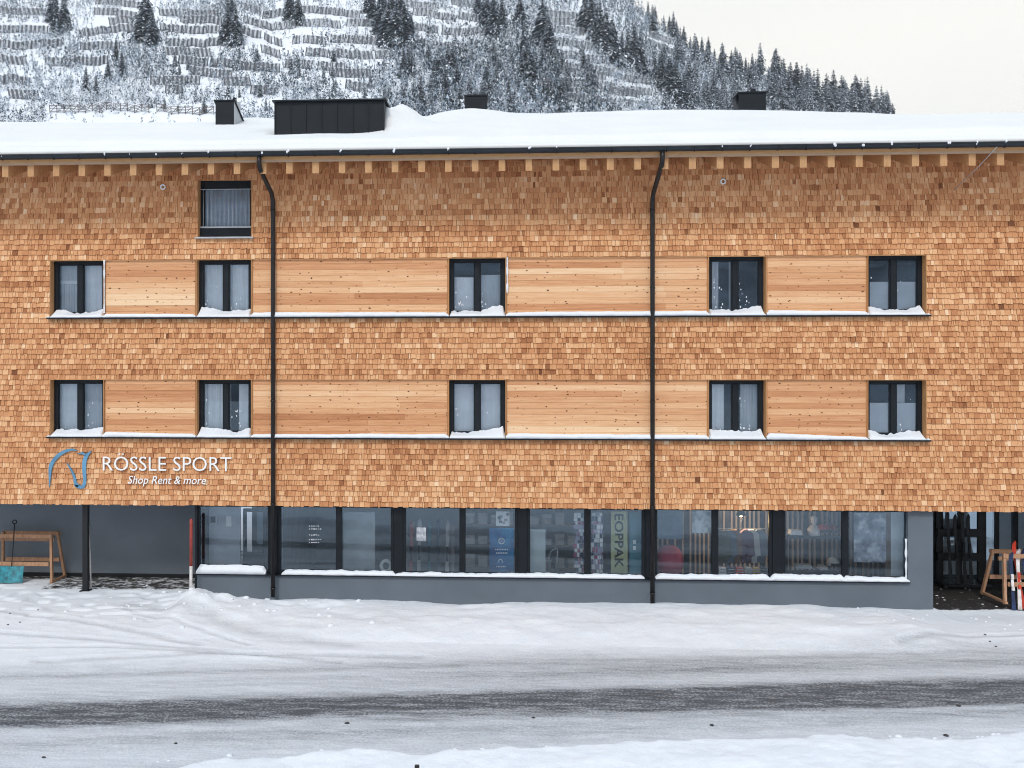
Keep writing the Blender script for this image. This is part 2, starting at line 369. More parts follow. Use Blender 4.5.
# ------------------------------------------------------------------ the hillside behind
SKX = [-700, 0, 400, 550, 600, 645, 690, 740, 800, 850, 900, 1000, 1150, 1600]
SKY_ = [None, None, None, None, -40, 8, 40, 62, 86, 100, 115, 138, 170, 230]
R0 = [150, 150, 152, 158, 172, 203, 226, 246, 266, 279, 293, 318, 345, 420]
RR = [700, 700, 640, 560, 510, 480, 480, 480, 480, 480, 480, 480, 480, 480]
SL = .62
def hill_t(x): d = ray(x, 0); return d[0]/d[1]
T_ = [hill_t(x) for x in SKX]
for i_, y_ in enumerate(SKY_):
    if y_ is not None: R0[i_] = RR[i_]*(1-(PY-y_)/F/ray(SKX[i_], 0)[1]/SL)
def hill_z(t, r):
    r0 = np.interp(t, T_, R0); rr = np.interp(t, T_, RR)
    z = SL*np.clip(r-r0, -40, None); zt = SL*(rr-r0)
    over = np.clip(r-rr, 0, None); k = 30.
    z = np.where(r > rr-k, SL*(rr-k-r0)+SL*k*np.tanh((r-rr+k)/k)-.35*np.clip(r-rr, 0, None), z)
    return CZ+z
def hill_p(t, r):
    x = t*r; y = r+CY
    return x, y, hill_z(t, r)+2.2*fbm(x*.05, y*.05, 202)*2
def HILL(x, y):
    d = ray(x, y); t = d[0]/d[1]; e = d[2]/d[1]
    r0 = np.interp(t, T_, R0); rmax = float(np.interp(t, T_, RR))+10
    rs = np.linspace(r0+20, rmax, 240)
    hz = np.array([hill_p(t, r)[2] for r in (rs,)])[0]
    below = np.nonzero((hz-CZ)/rs >= e)[0]
    r = rs[below[0]] if len(below) else rmax-25
    a = hill_p(t, np.array(r)); return float(a[0]), float(a[1]), float(a[2]), float(r)
ts = np.linspace(hill_t(-1100), hill_t(1600), 340); rs = np.concatenate([np.linspace(120, 560, 150), np.linspace(570, 1000, 20)])
Tg, Rr = np.meshgrid(ts, rs); hx, hy, hz = hill_p(Tg, Rr)
grid_mesh('hills', hx, hy, hz, M['hill'])['kind'] = 'structure'
# the slope across the valley, behind the camera (seen in the window panes)
oX, oY = np.meshgrid(np.linspace(-700, 700, 90), np.linspace(-700, -130, 60))
oZ = -2+.30*np.clip(-oY-160, 0, None)*(1+.5*fbm(oX*.006, oY*.006, 301))+14*fbm(oX*.03, oY*.03, 302)*sstep(-150, -260, oY)
grid_mesh('hills', oX, oY, oZ, plain('wooded snow slope', (.50, .54, .60), .95, 0, .55, .05))['kind'] = 'structure'

# air between here and the slope
hm = MB(); hm.box(-1500, 1500, -1500, 1500, -45, 380); hzo = tag(hm.build('haze', None), 'thin pale winter haze over the valley', 'haze', kind='stuff')
hzm = bpy.data.materials.new('haze'); hzm.use_nodes = True; hn = hzm.node_tree.nodes; hn.remove(hn['Principled BSDF'])
pv = hn.new('ShaderNodeVolumePrincipled'); pv.inputs['Color'].default_value = (.86, .92, 1, 1); pv.inputs['Density'].default_value = .00026; pv.inputs['Anisotropy'].default_value = .2
hzm.node_tree.links.new(pv.outputs[0], [n for n in hn if n.type == 'OUTPUT_MATERIAL'][0].inputs['Volume'])
hzo.data.materials.clear(); hzo.data.materials.append(hzm)
# ------------------------------------------------------------------ building
WX0, WX1 = X(-110), X(1140)
ZB, ZL1, ZT1, ZL2, ZT2, ZTOP = 2.35, 4.02, 5.43, 6.945, 8.37, 10.93
A0, A1 = ZT2+.13*4, ZT2+.13*15
WINX = [(50.5, 104.5), (196.5, 252), (448.5, 506), (708, 766), (867, 926)]
WIN = [(X(a), X(b)) for a, b in WINX]
bld = empty('hotel_building', (0, 0, 0), 'long timber building clad in orange larch shingles with a snow covered roof', 'building')
PANX0, PANX1 = WIN[0][0], WIN[-1][1]
att = (X(198), X(252))
# shingles
mb_v, mb_f, mb_t = [], [], []
def rows(z0, z1, n): return [(z0+(z1-z0)*i/n, z0+(z1-z0)*(i+1)/n) for i in range(n)]
ROWS = [(r, 'full') for r in rows(ZB, ZL1, 13)]+[(r, 'pan') for r in rows(ZL1, ZT1, 11)]+[(r, 'full') for r in rows(ZT1, ZL2, 12)] \
    + [(r, 'pan') for r in rows(ZL2, ZT2, 11)]+[(r, 'top') for r in rows(ZT2, ZTOP, 20)]
sv, sf, stn = [], [], []
for ri, ((z0, z1), kind) in enumerate(ROWS):
    spans = [(WX0, WX1)]
    if kind == 'pan': spans = [(WX0, PANX0), (PANX1, WX1)]
    if kind == 'top' and z0 > A0-.02 and z1 < A1+.02: spans = [(WX0, att[0]), (att[1], WX1)]
    rowt = random.gauss(0, .05)
    for a, b in spans:
        x = a-random.random()*.05
        while x < b:
            wd = random.choice((.045, .06, .07, .08, .09, .1, .12, .14)); x1 = min(x+wd, b); x0 = max(x, a)
            if x1-x0 > .012:
                jz = random.uniform(-.011, .011); jy = random.uniform(-.009, .007); g = random.uniform(.002, .0055)
                yb = -.046+jy; yt = -.016+jy*.5; zb = z0-.012+jz; zt = z1+.004
                k = len(sv)
                sv += [(x0+g, yb, zb), (x1-g, yb, zb), (x1-g, yt, zt), (x0+g, yt, zt), (x0+g, 0, zb+.003), (x1-g, 0, zb+.003), (x1-g, 0, zt), (x0+g, 0, zt)]
                t = min(1, max(0, random.gauss(.555, .12)+rowt-(.2 if random.random() < .03 else 0)))
                for f in ((0, 1, 2, 3), (4, 5, 1, 0), (5, 6, 2, 1), (7, 4, 0, 3)): sf.append([k+i for i in f]); stn.append(t)
            x += wd
m_ = MB(); m_.v = sv; m_.f = sf; m_.t = stn; m_.m = [0]*len(sf); m_.sm = [False]*len(sf)
m_.build('shingle_cladding', M['shingle'], bld)
# wall body behind the cladding, with openings
wb = MB()
def wall_strip(z0, z1, holes):
    x = WX0
    for a, b in sorted(holes)+[(WX1, WX1)]:
        if a > x: wb.box(x, a, .004, .40, z0, z1)
        x = b
wall_strip(ZB, ZL1-.03, []); wall_strip(ZL1-.03, ZT1, WIN); wall_strip(ZT1, ZL2-.03, []); wall_strip(ZL2-.03, ZT2, WIN)
wall_strip(ZT2, A0, []); wall_strip(A0, A1, [att]); wall_strip(A1, ZTOP, [])
wb.box(WX0, WX1, 9.6, 10, ZB, 11); wb.box(WX0, WX0+.3, .4, 9.6, ZB, 11); wb.box(WX1-.3, WX1, .4, 9.6, ZB, 11)
wb.build('timber_wall', M['reveal'], bld)
# plank panels, boards with joints
def panel(x0, x1, z0, z1):
    m = MB(); n = 10; h = (z1-z0)/n
    for i in range(n):
        x = x0; t0 = t0*.45+.55*random.gauss(.53, .22) if i else random.gauss(.53, .16)
        while x < x1-.001:
            ln = random.uniform(2.2, 4.2); xe = x1 if x1-(x+ln) < .6 else x+ln
            m.box(x+.001, xe-.001, -.006+random.uniform(-.001, .001), .0035, z0+i*h+.003, z0+(i+1)*h-.002, 0, min(1, max(.05, t0+random.gauss(0, .09)))); x = xe
    return m.build('plank_panel', M['plank'], bld)
for z0, z1 in ((ZL1, ZT1), (ZL2, ZT2)):
    for (a0, a1), (b0, b1) in zip(WIN[:-1], WIN[1:]): panel(a1+.03, b0-.03, z0, z1)
# ledges (dark metal sills running the whole band)
for z in (ZL1, ZL2):
    m = MB(); m.box(PANX0-.04, PANX1+.06, -.15, .003, z-.045, z-.01); m.build('ledge', M['dark'], bld)
    m = MB(); m.box(PANX0, PANX1, -.05, -.03, z+1.386, z+1.40); m.build('panel_head_flashing', M['reveal'], bld)
# windows
def window(x0, x1, z0, z1, style, attic=False):
    fr = MB(); Y0, Y1 = .17, .25
    st, mid, top, bot = .10, .135, .09, .12
    wv = MB(); e = .014
    wv.box(x0, x0+e, -.045, .34, z0, z1); wv.box(x1-e, x1, -.045, .34, z0, z1); wv.box(x0+e, x1-e, -.04, .34, z1-e, z1)
    a, b = x0+e, x1-e
    c = (a+b)/2
    if attic: top, bot = .20, .30; mid = 0
    fr.box(a, a+st, Y0, Y1, z0, z1-e, bev=.008); fr.box(b-st, b, Y0, Y1, z0, z1-e, bev=.008)
    fr.box(a+st, b-st, Y0, Y1, z1-e-top, z1-e, bev=.008); fr.box(a+st, b-st, Y0, Y1, z0, z0+bot, bev=.008)
    if mid:
        fr.box(c-mid/2, c+mid/2, Y0-.004, Y1, z0+bot, z1-e-top, bev=.008)
        for p, q in ((a+st, c-mid/2), (c+mid/2, b-st)):     # inner sash lips
            for (s0, s1, t0, t1) in ((p, p+.022, z0+bot, z1-e-top), (q-.022, q, z0+bot, z1-e-top), (p+.022, q-.022, z1-e-top-.022, z1-e-top), (p+.022, q-.022, z0+bot, z0+bot+.022)):
                fr.box(s0, s1, Y0+.025, Y1, t0, t1)
    f = fr.build('window', M['dark'], bld)
    wv.build('reveal', M['reveal'], f)
    for p, q in (((a+st, c-mid/2), (c+mid/2, b-st)) if mid else ((a+st, b-st),)):
        g = MB(); g.box(p, q, Y0+.045, Y0+.055, z0+bot, z1-e-top); g.build('pane', M['glass'], f)
    rm = MB(); d0, d1 = .402, 2.6
    rm.box(x0-.6, x1+.6, d1, d1+.05, z0-.3, z1+.15); rm.box(x0-.65, x0-.6, d0, d1, z0-.3, z1+.15); rm.box(x1+.6, x1+.65, d0, d1, z0-.3, z1+.15)
    rm.box(x0-.6, x1+.6, d0, d1, z0-.35, z0-.3); rm.box(x0-.6, x1+.6, d0, d1, z1+.15, z1+.2)
    rm.build('room', M['room'], f)
    def drape(xa, xb, za, zb, mat='curtain', amp=.012):
        n = max(8, int((xb-xa)/.018)); m = MB(); ph = random.random()*6
        vs = []
        for i in range(n+1):
            x = xa+(xb-xa)*i/n; y = .36+amp*math.sin(i*.9+ph)+amp*.4*math.sin(i*2.3)
            vs += [(x, y, za), (x, y, zb), (x, y+.006, za), (x, y+.006, zb)]
        m.add(vs, [(i*4, i*4+4, i*4+5, i*4+1) for i in range(n)]+[(i*4+6, i*4+2, i*4+3, i*4+7) for i in range(n)], smooth=True); m.build('curtain', M[mat], f)
    H = z1-z0
    for s in style:
        k = s[0]
        if k == 'drape': drape(x0+s[1]*(x1-x0), x0+s[2]*(x1-x0), z0+.02, z0+H*s[3], *s[4:])
        if k == 'film':
            m = MB(); m.box(a+st*.8, b-st*.8, Y1+.012, Y1+.016, z0+bot*.5, z0+H*s[1]); m.build('frosted_film', M['film'], f)
        if k == 'rack':
            m = MB()
            for i in range(9): x = a+st+.03+i*.042; m.box(x, x+.01, .34, .35, z0+bot, z0+H*.64)
            m.box(a+st, c-mid/2+.02, .335, .355, z0+H*.60, z0+H*.66); m.build('radiator', M['white'], f)
    if attic:
        m = MB(); n = 12
        for i in range(n): x = a+.08+(b-a-.16)*i/(n-1); m.tube([(x, .13, z0+.27), (x, .13, z1-.24)], .008, 6)
        m.build('guard_bars', M['zinc'], f)
        m = MB(); m.box(a+.004, b-.004, .10, .15, z0+.245, z0+.285); m.build('guard_rail', M['zinc'], f)
        m = MB(); m.box(a+.004, b-.004, .115, .135, z1-.24, z1-.225); m.build('guard_rail', M['zinc'], f)
        m = MB(); m.box(a+.004, b-.004, .12, .14, z0+.01, z0+.24); m.build('guard_panel', M['dark'], f)
        m = MB(); m.box(x0-.05, x1+.05, -.12, .2, z0-.035, z0-.005); m.build('sill', M['zinc'], f)
    return f
ST2 = [[('rack',), ('drape', .5, 1, .97), ('drape', .08, .5, .97, 'film', .02)], [('drape', 0, .5, .97), ('drape', .5, 1., .97, 'curtain', .012)], [('drape', 0, .56, .68, 'curtain', .01), ('drape', .56, 1, .72, 'film', .01)], [('drape', 0., .24, 1, 'film'), ('drape', .42, .54, 1, 'film')], [('film', .56)]]
ST1 = [[('drape', 0, .5, .97, 'curtain', .005), ('drape', .5, 1, .97, 'film', .005)], [('drape', 0, .55, .97, 'curtain', .02), ('drape', .70, 1., .97, 'curtain', .006)], [('drape', 0, 1, .99, 'curtain', .004)], [('drape', 0, .34, .98), ('drape', .62, 1, .98, 'film', .02)], [('film', .6), ('drape', .55, .75, 1, 'film')]]
for (a, b), s in zip(WIN, ST1): window(a, b, ZL1, ZT1, s)
for (a, b), s in zip(WIN, ST2): window(a, b, ZL2, ZT2, s)
window(att[0], att[1], A0, A1, [('drape', 0, 1, .95, 'shopwall', .02)], True)
# roof: boards, rafters, fascia, gutter
TP = .325; EY, EZ = -1.36, 10.60
rf = MB()
def rz(Y): return EZ+TP*(min(Y, 6.1-(Y-6.1))-EY)
RY = 6.1
prof = [(EY, EZ-.03), (EY, EZ+.07), (RY, EZ+TP*(RY-EY)+.07), (2*RY-EY, EZ+.07), (2*RY-EY, EZ-.03), (RY, EZ+TP*(RY-EY)-.03)]
prof[0] = (EY+.05, EZ-.15); prof[4] = (2*RY-EY-.05, EZ-.15); prof[5] = (RY, EZ+TP*(RY-EY)-.15)
vs = [(WX0-.8, y, z) for y, z in prof]+[(WX1+.8, y, z) for y, z in prof]
rf.add(vs, [(0, 1, 2, 5), (5, 2, 3, 4), (11, 8, 7, 6), (10, 9, 8, 11)]+[(k, 6+k, 6+(k+1) % 6, (k+1) % 6) for k in range(6)])
roof = rf.build('roof', M['soffit'], bld)
pit = .6115; xr0 = X(4.6, -1.30)
k0 = int((WX0-xr0)/pit); k1 = int((WX1-xr0)/pit)
for k in range(k0, k1+1):
    xc = xr0+k*pit; m = MB(); h = .40; a, b = -1.27, .30
    za, zb = EZ-.035+TP*(a-EY), EZ-.035+TP*(b-EY)
    m.add([(xc+i*.075, y, z) for y, z in ((a, za), (a, za-h-.02), (b, zb-h), (b, zb)) for i in (-1, 1)],
          [(0, 1, 3, 2), (2, 3, 5, 4), (4, 5, 7, 6), (6, 7, 1, 0), (0, 2, 4, 6), (1, 7, 5, 3)])
    m.build('rafter', M['rafter'], bld)
m = MB(); m.box(WX0-.8, WX1+.8, -1.318, -1.275, EZ-.165, EZ-.032); m.build('fascia_board', wood_mat('fascia timber', (.36, .24, .16), (.46, .33, .23), (1, 9, 9)), bld)
m = MB(); GZ = EZ+.035
for k in range(2):
    sec = [(-1.42-.075*math.cos(a), GZ-.095*math.sin(a)) for a in np.linspace(0, math.pi, 9)]
    if k: sec = [(-1.42-.068*math.cos(a), GZ-.089*math.sin(a)) for a in np.linspace(0, math.pi, 9)]
    m.add([(x, y, z) for x in (WX0-.8, WX1+.8) for y, z in sec], [(i, i+1, 10+i, 9+i) for i in range(8)], smooth=True)
m.box(WX0-.8, WX1+.8, -1.505, -1.488, GZ-.012, GZ+.016)
gut = m.build('gutter', M['gutter'], bld)
for k in range(k0, k1+1):
    xc = xr0+k*pit+.01; b = MB(); b.tube([(xc, -1.42-.082*math.cos(a), GZ-.101*math.sin(a)) for a in np.linspace(0, math.pi, 9)], .012, 6); b.build('gutter_bracket', M['gutter'], gut)
# downpipes
def downpipe(xg, xw, yb):
    m = MB(); g = P(xg, 160, -1.42); wv = X(xw, -.11); zb = Z(xw, yb, -.11)
    zt = Z(xw, 200, -.11)
    pts = [(g[0], -1.42, GZ-.10), (g[0], -1.42, GZ-.24), (g[0]+(wv-g[0])*.08, -1.34, GZ-.36), (wv+(g[0]-wv)*.10, -.24, zt+.14), (wv, -.125, zt-.02), (wv, -.11, zt-.2), (wv, -.11, zb)]
    m.tube(pts, .054, 14)
    o = m.build('downpipe', M['pipe'], bld)
    for z in (ZB+.05, 4.9, 7.6, .35, zt-.25):
        c = MB(); c.tube([(wv, -.11, z-.02), (wv, -.11, z+.02)], .064, 14); c.box(wv-.012, wv+.012, -.05, -.0, z-.012, z+.012); c.build('pipe_clip', M['pipe'], o)
m = MB(); q_ = P(997, 147, -1.5); q2 = P(954, 190, -.05); m.tube([q_, ((q_[0]+q2[0])/2, -.8, (q_[2]+q2[2])/2-.02), q2], .009, 5); m.build('cable', M['zinc'], bld)
downpipe(259, 273, 597); downpipe(662.5, 652.5, 604)
# two ring lights / eyes on the wall
for px, py in ((163, 187), (723, 181.5)):
    c = P(px, py, -.06); m = MB()
    m.tube([(c[0]+.055*math.cos(a), -.07, c[2]+.055*math.sin(a)) for a in np.linspace(0, 2*math.pi, 17)], .02, 6, caps=False)
    m.tube([(c[0], -.07, c[2]+.055), (c[0], .0, c[2]+.055)], .012, 6); m.build('wall_ring', M['white'], bld)
# ground floor
SY = .10                                    # face of the base wall
ZS = .66
b_ = MB(); b_.box(XL, XR, SY, .35, -.3, ZS-.03); b_.box(X(910), XR, SY, .35, ZS-.03, ZB-.002); b_.build('base_wall', M['render_'], bld)
m = MB(); m.box(XL-.03, X(911), SY-.07, SY+.12, ZS-.03, ZS-.004); m.build('shop_sill', M['dark'], bld)
m = MB(); m.box(XL, XL+.12, .352, 2.0, -.3, ZB-.002); m.box(XL-.06, XL, SY, .35, -.3, ZB-.002); m.build('corner_post', M['dark'], bld)
m = MB(); m.box(WX0, XL-.062, 2.0, 2.2, -.3, ZB-.002); m.build('carport_wall', M['carport'], bld)
m = MB(); m.box(WX0, XL-.062, 1.94, 1.998, .0, .24); m.build('plinth', M['black'], bld)
m = MB(); m.box(WX0, XL-.07, .402, 2.0, ZB, ZB+.06); m.box(XR+.01, WX1, .402, 4.2, ZB, ZB+.06); m.build('soffit', M['carport'], bld)
cx = X(86, .3); m = MB(); m.box(cx-.065, cx+.065, .23, .36, -.2, ZB-.003); m.box(cx-.12, cx+.12, .18, .41, -.2, gz(cx, .3)+.015); m.build('column', M['black'], bld)
# shop front glazing: six units
UNITS = [(198, [], 270), (278, [339], 394), (403, [462.5], 518), (527, [587.5], 645), (654, [715], 772), (782, [845], 910)]
for ui, (a, mids, b) in enumerate(UNITS):
    xa, xb = X(a, .2), X(b, .2); f = MB(); y0, y1 = .17, .26; zt = ZB-.003; zb = ZS
    st = .075 if ui else .05
    f.box(xa, xa+st, y0, y1, zb, zt, bev=.006); f.box(xb-st, xb, y0, y1, zb, zt, bev=.006)
    f.box(xa+st, xb-st, y0, y1, zt-.06, zt); f.box(xa+st, xb-st, y0, y1, zb, zb+.075)
    edges = [xa+st]
    for q in mids:
        xm = X(q, .2); f.box(xm-.075, xm+.075, y0, y1, zb+.075, zt-.06, bev=.006); edges += [xm-.075, xm+.075]
    edges.append(xb-st)
    o = f.build('shop_window', M['dark'], bld)
    for p, q in zip(edges[::2], edges[1::2]):
        g = MB(); g.box(p, q, .215, .225, zb+.075, zt-.06); g.build('pane', M['shopglass'], o)
for (a, b) in zip(UNITS[:-1], UNITS[1:]):
    xa, xb = X(a[2], .2), X(b[0], .2); m = MB(); m.box(xa+.002, xb-.002, .15, .3, ZS, ZB-.003); m.build('post', M['dark'], bld)
# shop interior shell
m = MB(); m.box(XL+.13, XR-.02, 5.2, 5.3, -.1, ZB+.05); m.box(XR-.12, XR-.02, .36, 5.2, -.1, ZB+.05); m.box(XL+.13, XR-.12, .36, 5.2, ZB-.002, ZB+.05)
m.box(X(279, .3), X(281, .3)+.02, .40, 5.2, 0, ZB-.002)
m.build('shop_walls', M['shopwall'], bld)
m = MB(); m.box(XL+.13, XR-.12, .36, 5.2, -.06, 0); m.build('shop_floor', M['shopfloor'], bld)
# recessed entrance on the right
m = MB()
m.box(XR-.02, WX1, 4.1, 4.2, -.2, ZB-.002); m.box(WX1-.1, WX1, .4, 4.1, -.2, ZB-.002); m.build('recess_wall', M['black'], bld)
f = MB(); e0 = X(937, 3.4)
vx = [X(941, 3.4), X(960, 3.4), X(984, 3.4), X(997, 3.4), X(1016, 3.4), X(1040, 3.4)]
for x in vx: f.box(x-.05, x+.05, 3.38, 3.46, 0, ZB-.003)
f.box(vx[0]+.05, vx[-1]-.05, 3.385, 3.455, ZB-.12, ZB-.003); f.box(vx[0]+.05, vx[-1]-.05, 3.385, 3.455, .0, .12)
f.box(XR-.02, vx[0]-.05, 3.38, 3.5, -.2, ZB-.003)
o = f.build('entrance_glazing', M['black'], bld)
for p, q in zip(vx[:-1], vx[1:]):
    g = MB(); g.box(p+.05, q-.05, 3.415, 3.425, .12, ZB-.12); g.build('pane', M['recessglass'], o)
    c = MB(); c.box(p+.06, q-.06, 3.52, 3.53, .16, ZB-.2); c.build('reflection_backing', M['curtain'], o)  # pale sheet behind the glass stands in for the bright outdoor reflection

# ------------------------------------------------------------------ roof furniture
def rtop(Y): return EZ+.07+TP*(min(Y, 2*RY-Y)-EY)
def roofbox(name, xa, xb, Ya, Yb, ztop, ztopb, mats, parent, seams=0):
    m = MB(); za, zb = rtop(Ya)-.1, rtop(Yb)-.1
    m.add([(xa, Ya, za), (xb, Ya, za), (xb, Ya, ztop), (xa, Ya, ztop), (xa, Yb, zb), (xb, Yb, zb), (xb, Yb, ztopb), (xa, Yb, ztopb)],
          [(0, 1, 2, 3), (5, 4, 7, 6)], 0)
    m.add(m.v[:8], [(4, 0, 3, 7), (1, 5, 6, 2)], 1)
    m.add(m.v[:8], [(3, 2, 6, 7)], 0)
    for i in range(seams+1):
        x = xa+(xb-xa)*i/max(1, seams)
        if seams: m.box(x-.012, x+.012, Ya-.028, Ya-.001, za, ztop-.03)
    return m.build(name, mats, parent)
dx0, dx1 = X(275, 1.28), X(384, 1.28); dzt = Z(330, 101.5, 1.28)
dm = roofbox('dormer', dx0, dx1, 1.28, 3.3, dzt, dzt+.05, [M['dark'], M['dark']], bld, 7)
m = MB(); m.add([(x, y, z+dz) for dz in (0, .035) for x, y, z in ((dx0-.06, 1.20, dzt+.002), (dx1+.06, 1.20, dzt+.002), (dx1+.06, 3.35, dzt+.06), (dx0-.06, 3.35, dzt+.06))],
      [(0, 3, 2, 1), (4, 5, 6, 7), (0, 1, 5, 4), (1, 2, 6, 5), (2, 3, 7, 6), (3, 0, 4, 7)]); m.build('dormer_roof', M['dark'], dm)
def chim(xa, xb, yt, Ya, dep, drop, cap):
    x0, x1 = X(xa, Ya), X(xb, Ya); zt = Z((xa+xb)/2, yt, Ya)
    o = roofbox('chimney', x0, x1, Ya, Ya+dep, zt, zt-drop, [M['dark'], M['zinc'] if cap == 1 else M['dark']], bld)
    o['label'] = {1: 'small dark roof vent with a pale grey side', 2: 'low dark chimney behind the ridge', 3: 'dark chimney with a stub pipe'}[cap]
    m = MB()
    if cap == 1:
        m.box(x0+.0, x1-.02, Ya+.25, Ya+.85, zt-.15, zt+.11, 0); m.tube([(x1-.06, Ya+.3, zt), (x1-.06, Ya+.3, zt+.16)], .06, 10, 1)
        m.add([(x0-.04, Ya-.04, zt+.0), (x1+.04, Ya-.04, zt), (x1+.04, Ya+dep+.03, zt-drop), (x0-.04, Ya+dep+.03, zt-drop)]+[(x0-.04, Ya-.04, zt+.03), (x1+.04, Ya-.04, zt+.03), (x1+.04, Ya+dep+.03, zt-drop+.03), (x0-.04, Ya+dep+.03, zt-drop+.03)],
              [(0, 3, 2, 1), (4, 5, 6, 7), (0, 1, 5, 4), (1, 2, 6, 5), (2, 3, 7, 6), (3, 0, 4, 7)], 1)
    elif cap == 2: m.box(x0-.03, x1+.03, Ya-.03, Ya+dep+.03, zt, zt+.04, 1)
    else:
        m.box(x0-.04, x1+.04, Ya-.04, Ya+dep+.04, zt, zt+.04, 1); m.box((x0+x1)/2-.02, (x0+x1)/2+.12, Ya+.1, Ya+.24, zt+.04, zt+.15, 1)
        m.add([(x0-.005, Ya+.1, zt), (x0-.005, Ya+.5, zt), (x0-.35, Ya+.5, zt-.55), (x0-.35, Ya+.1, zt-.55)], [(0, 1, 2, 3), (3, 2, 1, 0)], 1)
    m.build('chimney_cap', [M['zinc'], M['dark']], o)
chim(215.5, 234, 101, 4.2, 1.25, .42, 1); chim(465, 487, 96, 6.6, .6, 0, 2); chim(739, 766, 93, 6.5, .7, 0, 3)
# roof snow
nx, ny = 420, 90
u = np.linspace(WX0-.82, WX1+.82, nx); vY = np.concatenate([[EY-.015, EY-.03, EY-.03, EY-.02], np.linspace(EY+.02, EY+.5, 16), np.linspace(EY+.56, RY+.6, 52), np.linspace(RY+.8, 2*RY-EY, 18)])
sX, sY = np.meshgrid(u, vY)
base = EZ+.075+TP*(np.minimum(sY, 2*RY-sY)-EY)
th = .26+.10*fbm(sX*.18, sY*.25, 401)*2+.05*fbm(sX*.9, sY*.9, 402)+.012*fbm(sX*4, sY*4, 403)
rg = np.exp(-((sY-RY)/1.1)**2)
for px, a, wd in ((398, .32, .75), (470, .22, 1.1), (255, .12, .8), (690, .05, 2.5), (20, .06, 2)):
    th = th+a*rg*np.exp(-((sX-X(px, RY))/wd)**2)
th = th-.14*rg*np.exp(-((sX-X(424, RY))/.35)**2)+.50*np.exp(-((sX-(dx1+.30))/.62)**2)*np.exp(-((sY-2.4)/.85)**2)*(1+.8*fbm(sX*1.3, sY*1.3, 431))
rw = np.exp(-((sY-RY)/2.0)**2)
th = th-.05*rg+.10*rw*np.exp(-((sX-X(650, RY))/4.5)**2)-.24*rw*sstep(X(780, RY), X(1040, RY), sX)
th = np.maximum(th, .05)
# thin lip of slumped snow along the eave, wavy on the left
wav = .42+.22*fbm(sX*.8, 0*sY, 411)*2+.1*fbm(sX*2.7, 0*sY, 412)
edge = sY-EY
lip = np.clip(edge/.16, 0, 1)**.5
step = sstep(0, .12, edge-wav*.75)
lo = .10+.05*(sX < X(430))
th = np.where(edge < .0, 0, th)*lip*(lo/.26+(1-lo/.26)*step)
sZ = base+th
sZ[0] = base[0]+0.0; sZ[1] = base[1]+.03; sZ[2] = base[2]+.06; sZ[3] = base[3]+.085
sZ[4:] = np.maximum(sZ[4:], base[4:]+.09)
tg = dzt-.02-np.clip(sX-dx1, 0, 9)**1.15*.62+.10*fbm(sX*1.4, sY*1.4, 441)
tg = base+(tg-base)*sstep(1.22, 1.75, sY)*(1-sstep(2.9, 4.2, sY)*.4)
sZ = np.where(sX > dx1-.02, np.maximum(sZ, np.minimum(tg, dzt+.02)), sZ)
# dormer front stays free of snow
df = (sX > dx0-.1) & (sX < dx1+.1)
fr_ = np.exp(-((sY-1.15)/.35)**2)*df
sZ = sZ-.10*fr_
under = df & (sX > dx0+.03) & (sX < dx1-.01) & (sY > 1.3) & (sY < 3.1)
sZ = np.where(under, np.minimum(sZ, dzt-.05), sZ)
tag(grid_mesh('roof_snow', sX, sY, sZ, M['roofsnow']), 'thick smooth snow lying on the pitched roof', 'snow', kind='stuff')
# snow lying on ledges, sills and gutter bits
def snow_ridge(m, x0, x1, ya, yb, z, hf, seed, step=.035):
    n = max(4, int((x1-x0)/step)); k = 7; vs = []
    for i in range(n+1):
        x = x0+(x1-x0)*i/n; e = min(1, .35+min(i, n-i)*.3)
        for j in range(k):
            t = j/(k-1); y = ya+(yb-ya)*t; h = hf(x, t)*e
            rd = (1-(1-min(1, t/.35))**2)**.5 if t < .35 else 1
            y += -.018*math.sin(math.pi*min(1, t/.3))*0+ .012*float(vnoise(x*7, t*3, seed))
            vs.append((x, y-.01 if j == 0 else y, z+ (0 if j == 0 else h*max(.35, rd))))
    fs = [(i*k+j, (i+1)*k+j, (i+1)*k+j+1, i*k+j+1) for i in range(n) for j in range(k-1)]
    # ends and underside
    b = len(vs)
    for i in range(n+1): vs.append((x0+(x1-x0)*i/n, yb, z))
    fs += [(i*k, b+i, b+i+1, (i+1)*k) for i in range(n)]
    fs += [tuple([j for j in range(k-1, -1, -1)]+[b]), tuple([n*k+j for j in range(k)]+[b+n])]
    m.add(vs, fs, smooth=True)
sm = MB()
def nn(x, s, sd): return float(fbm(np.array([x*s]), np.array([.3]), sd)[0])
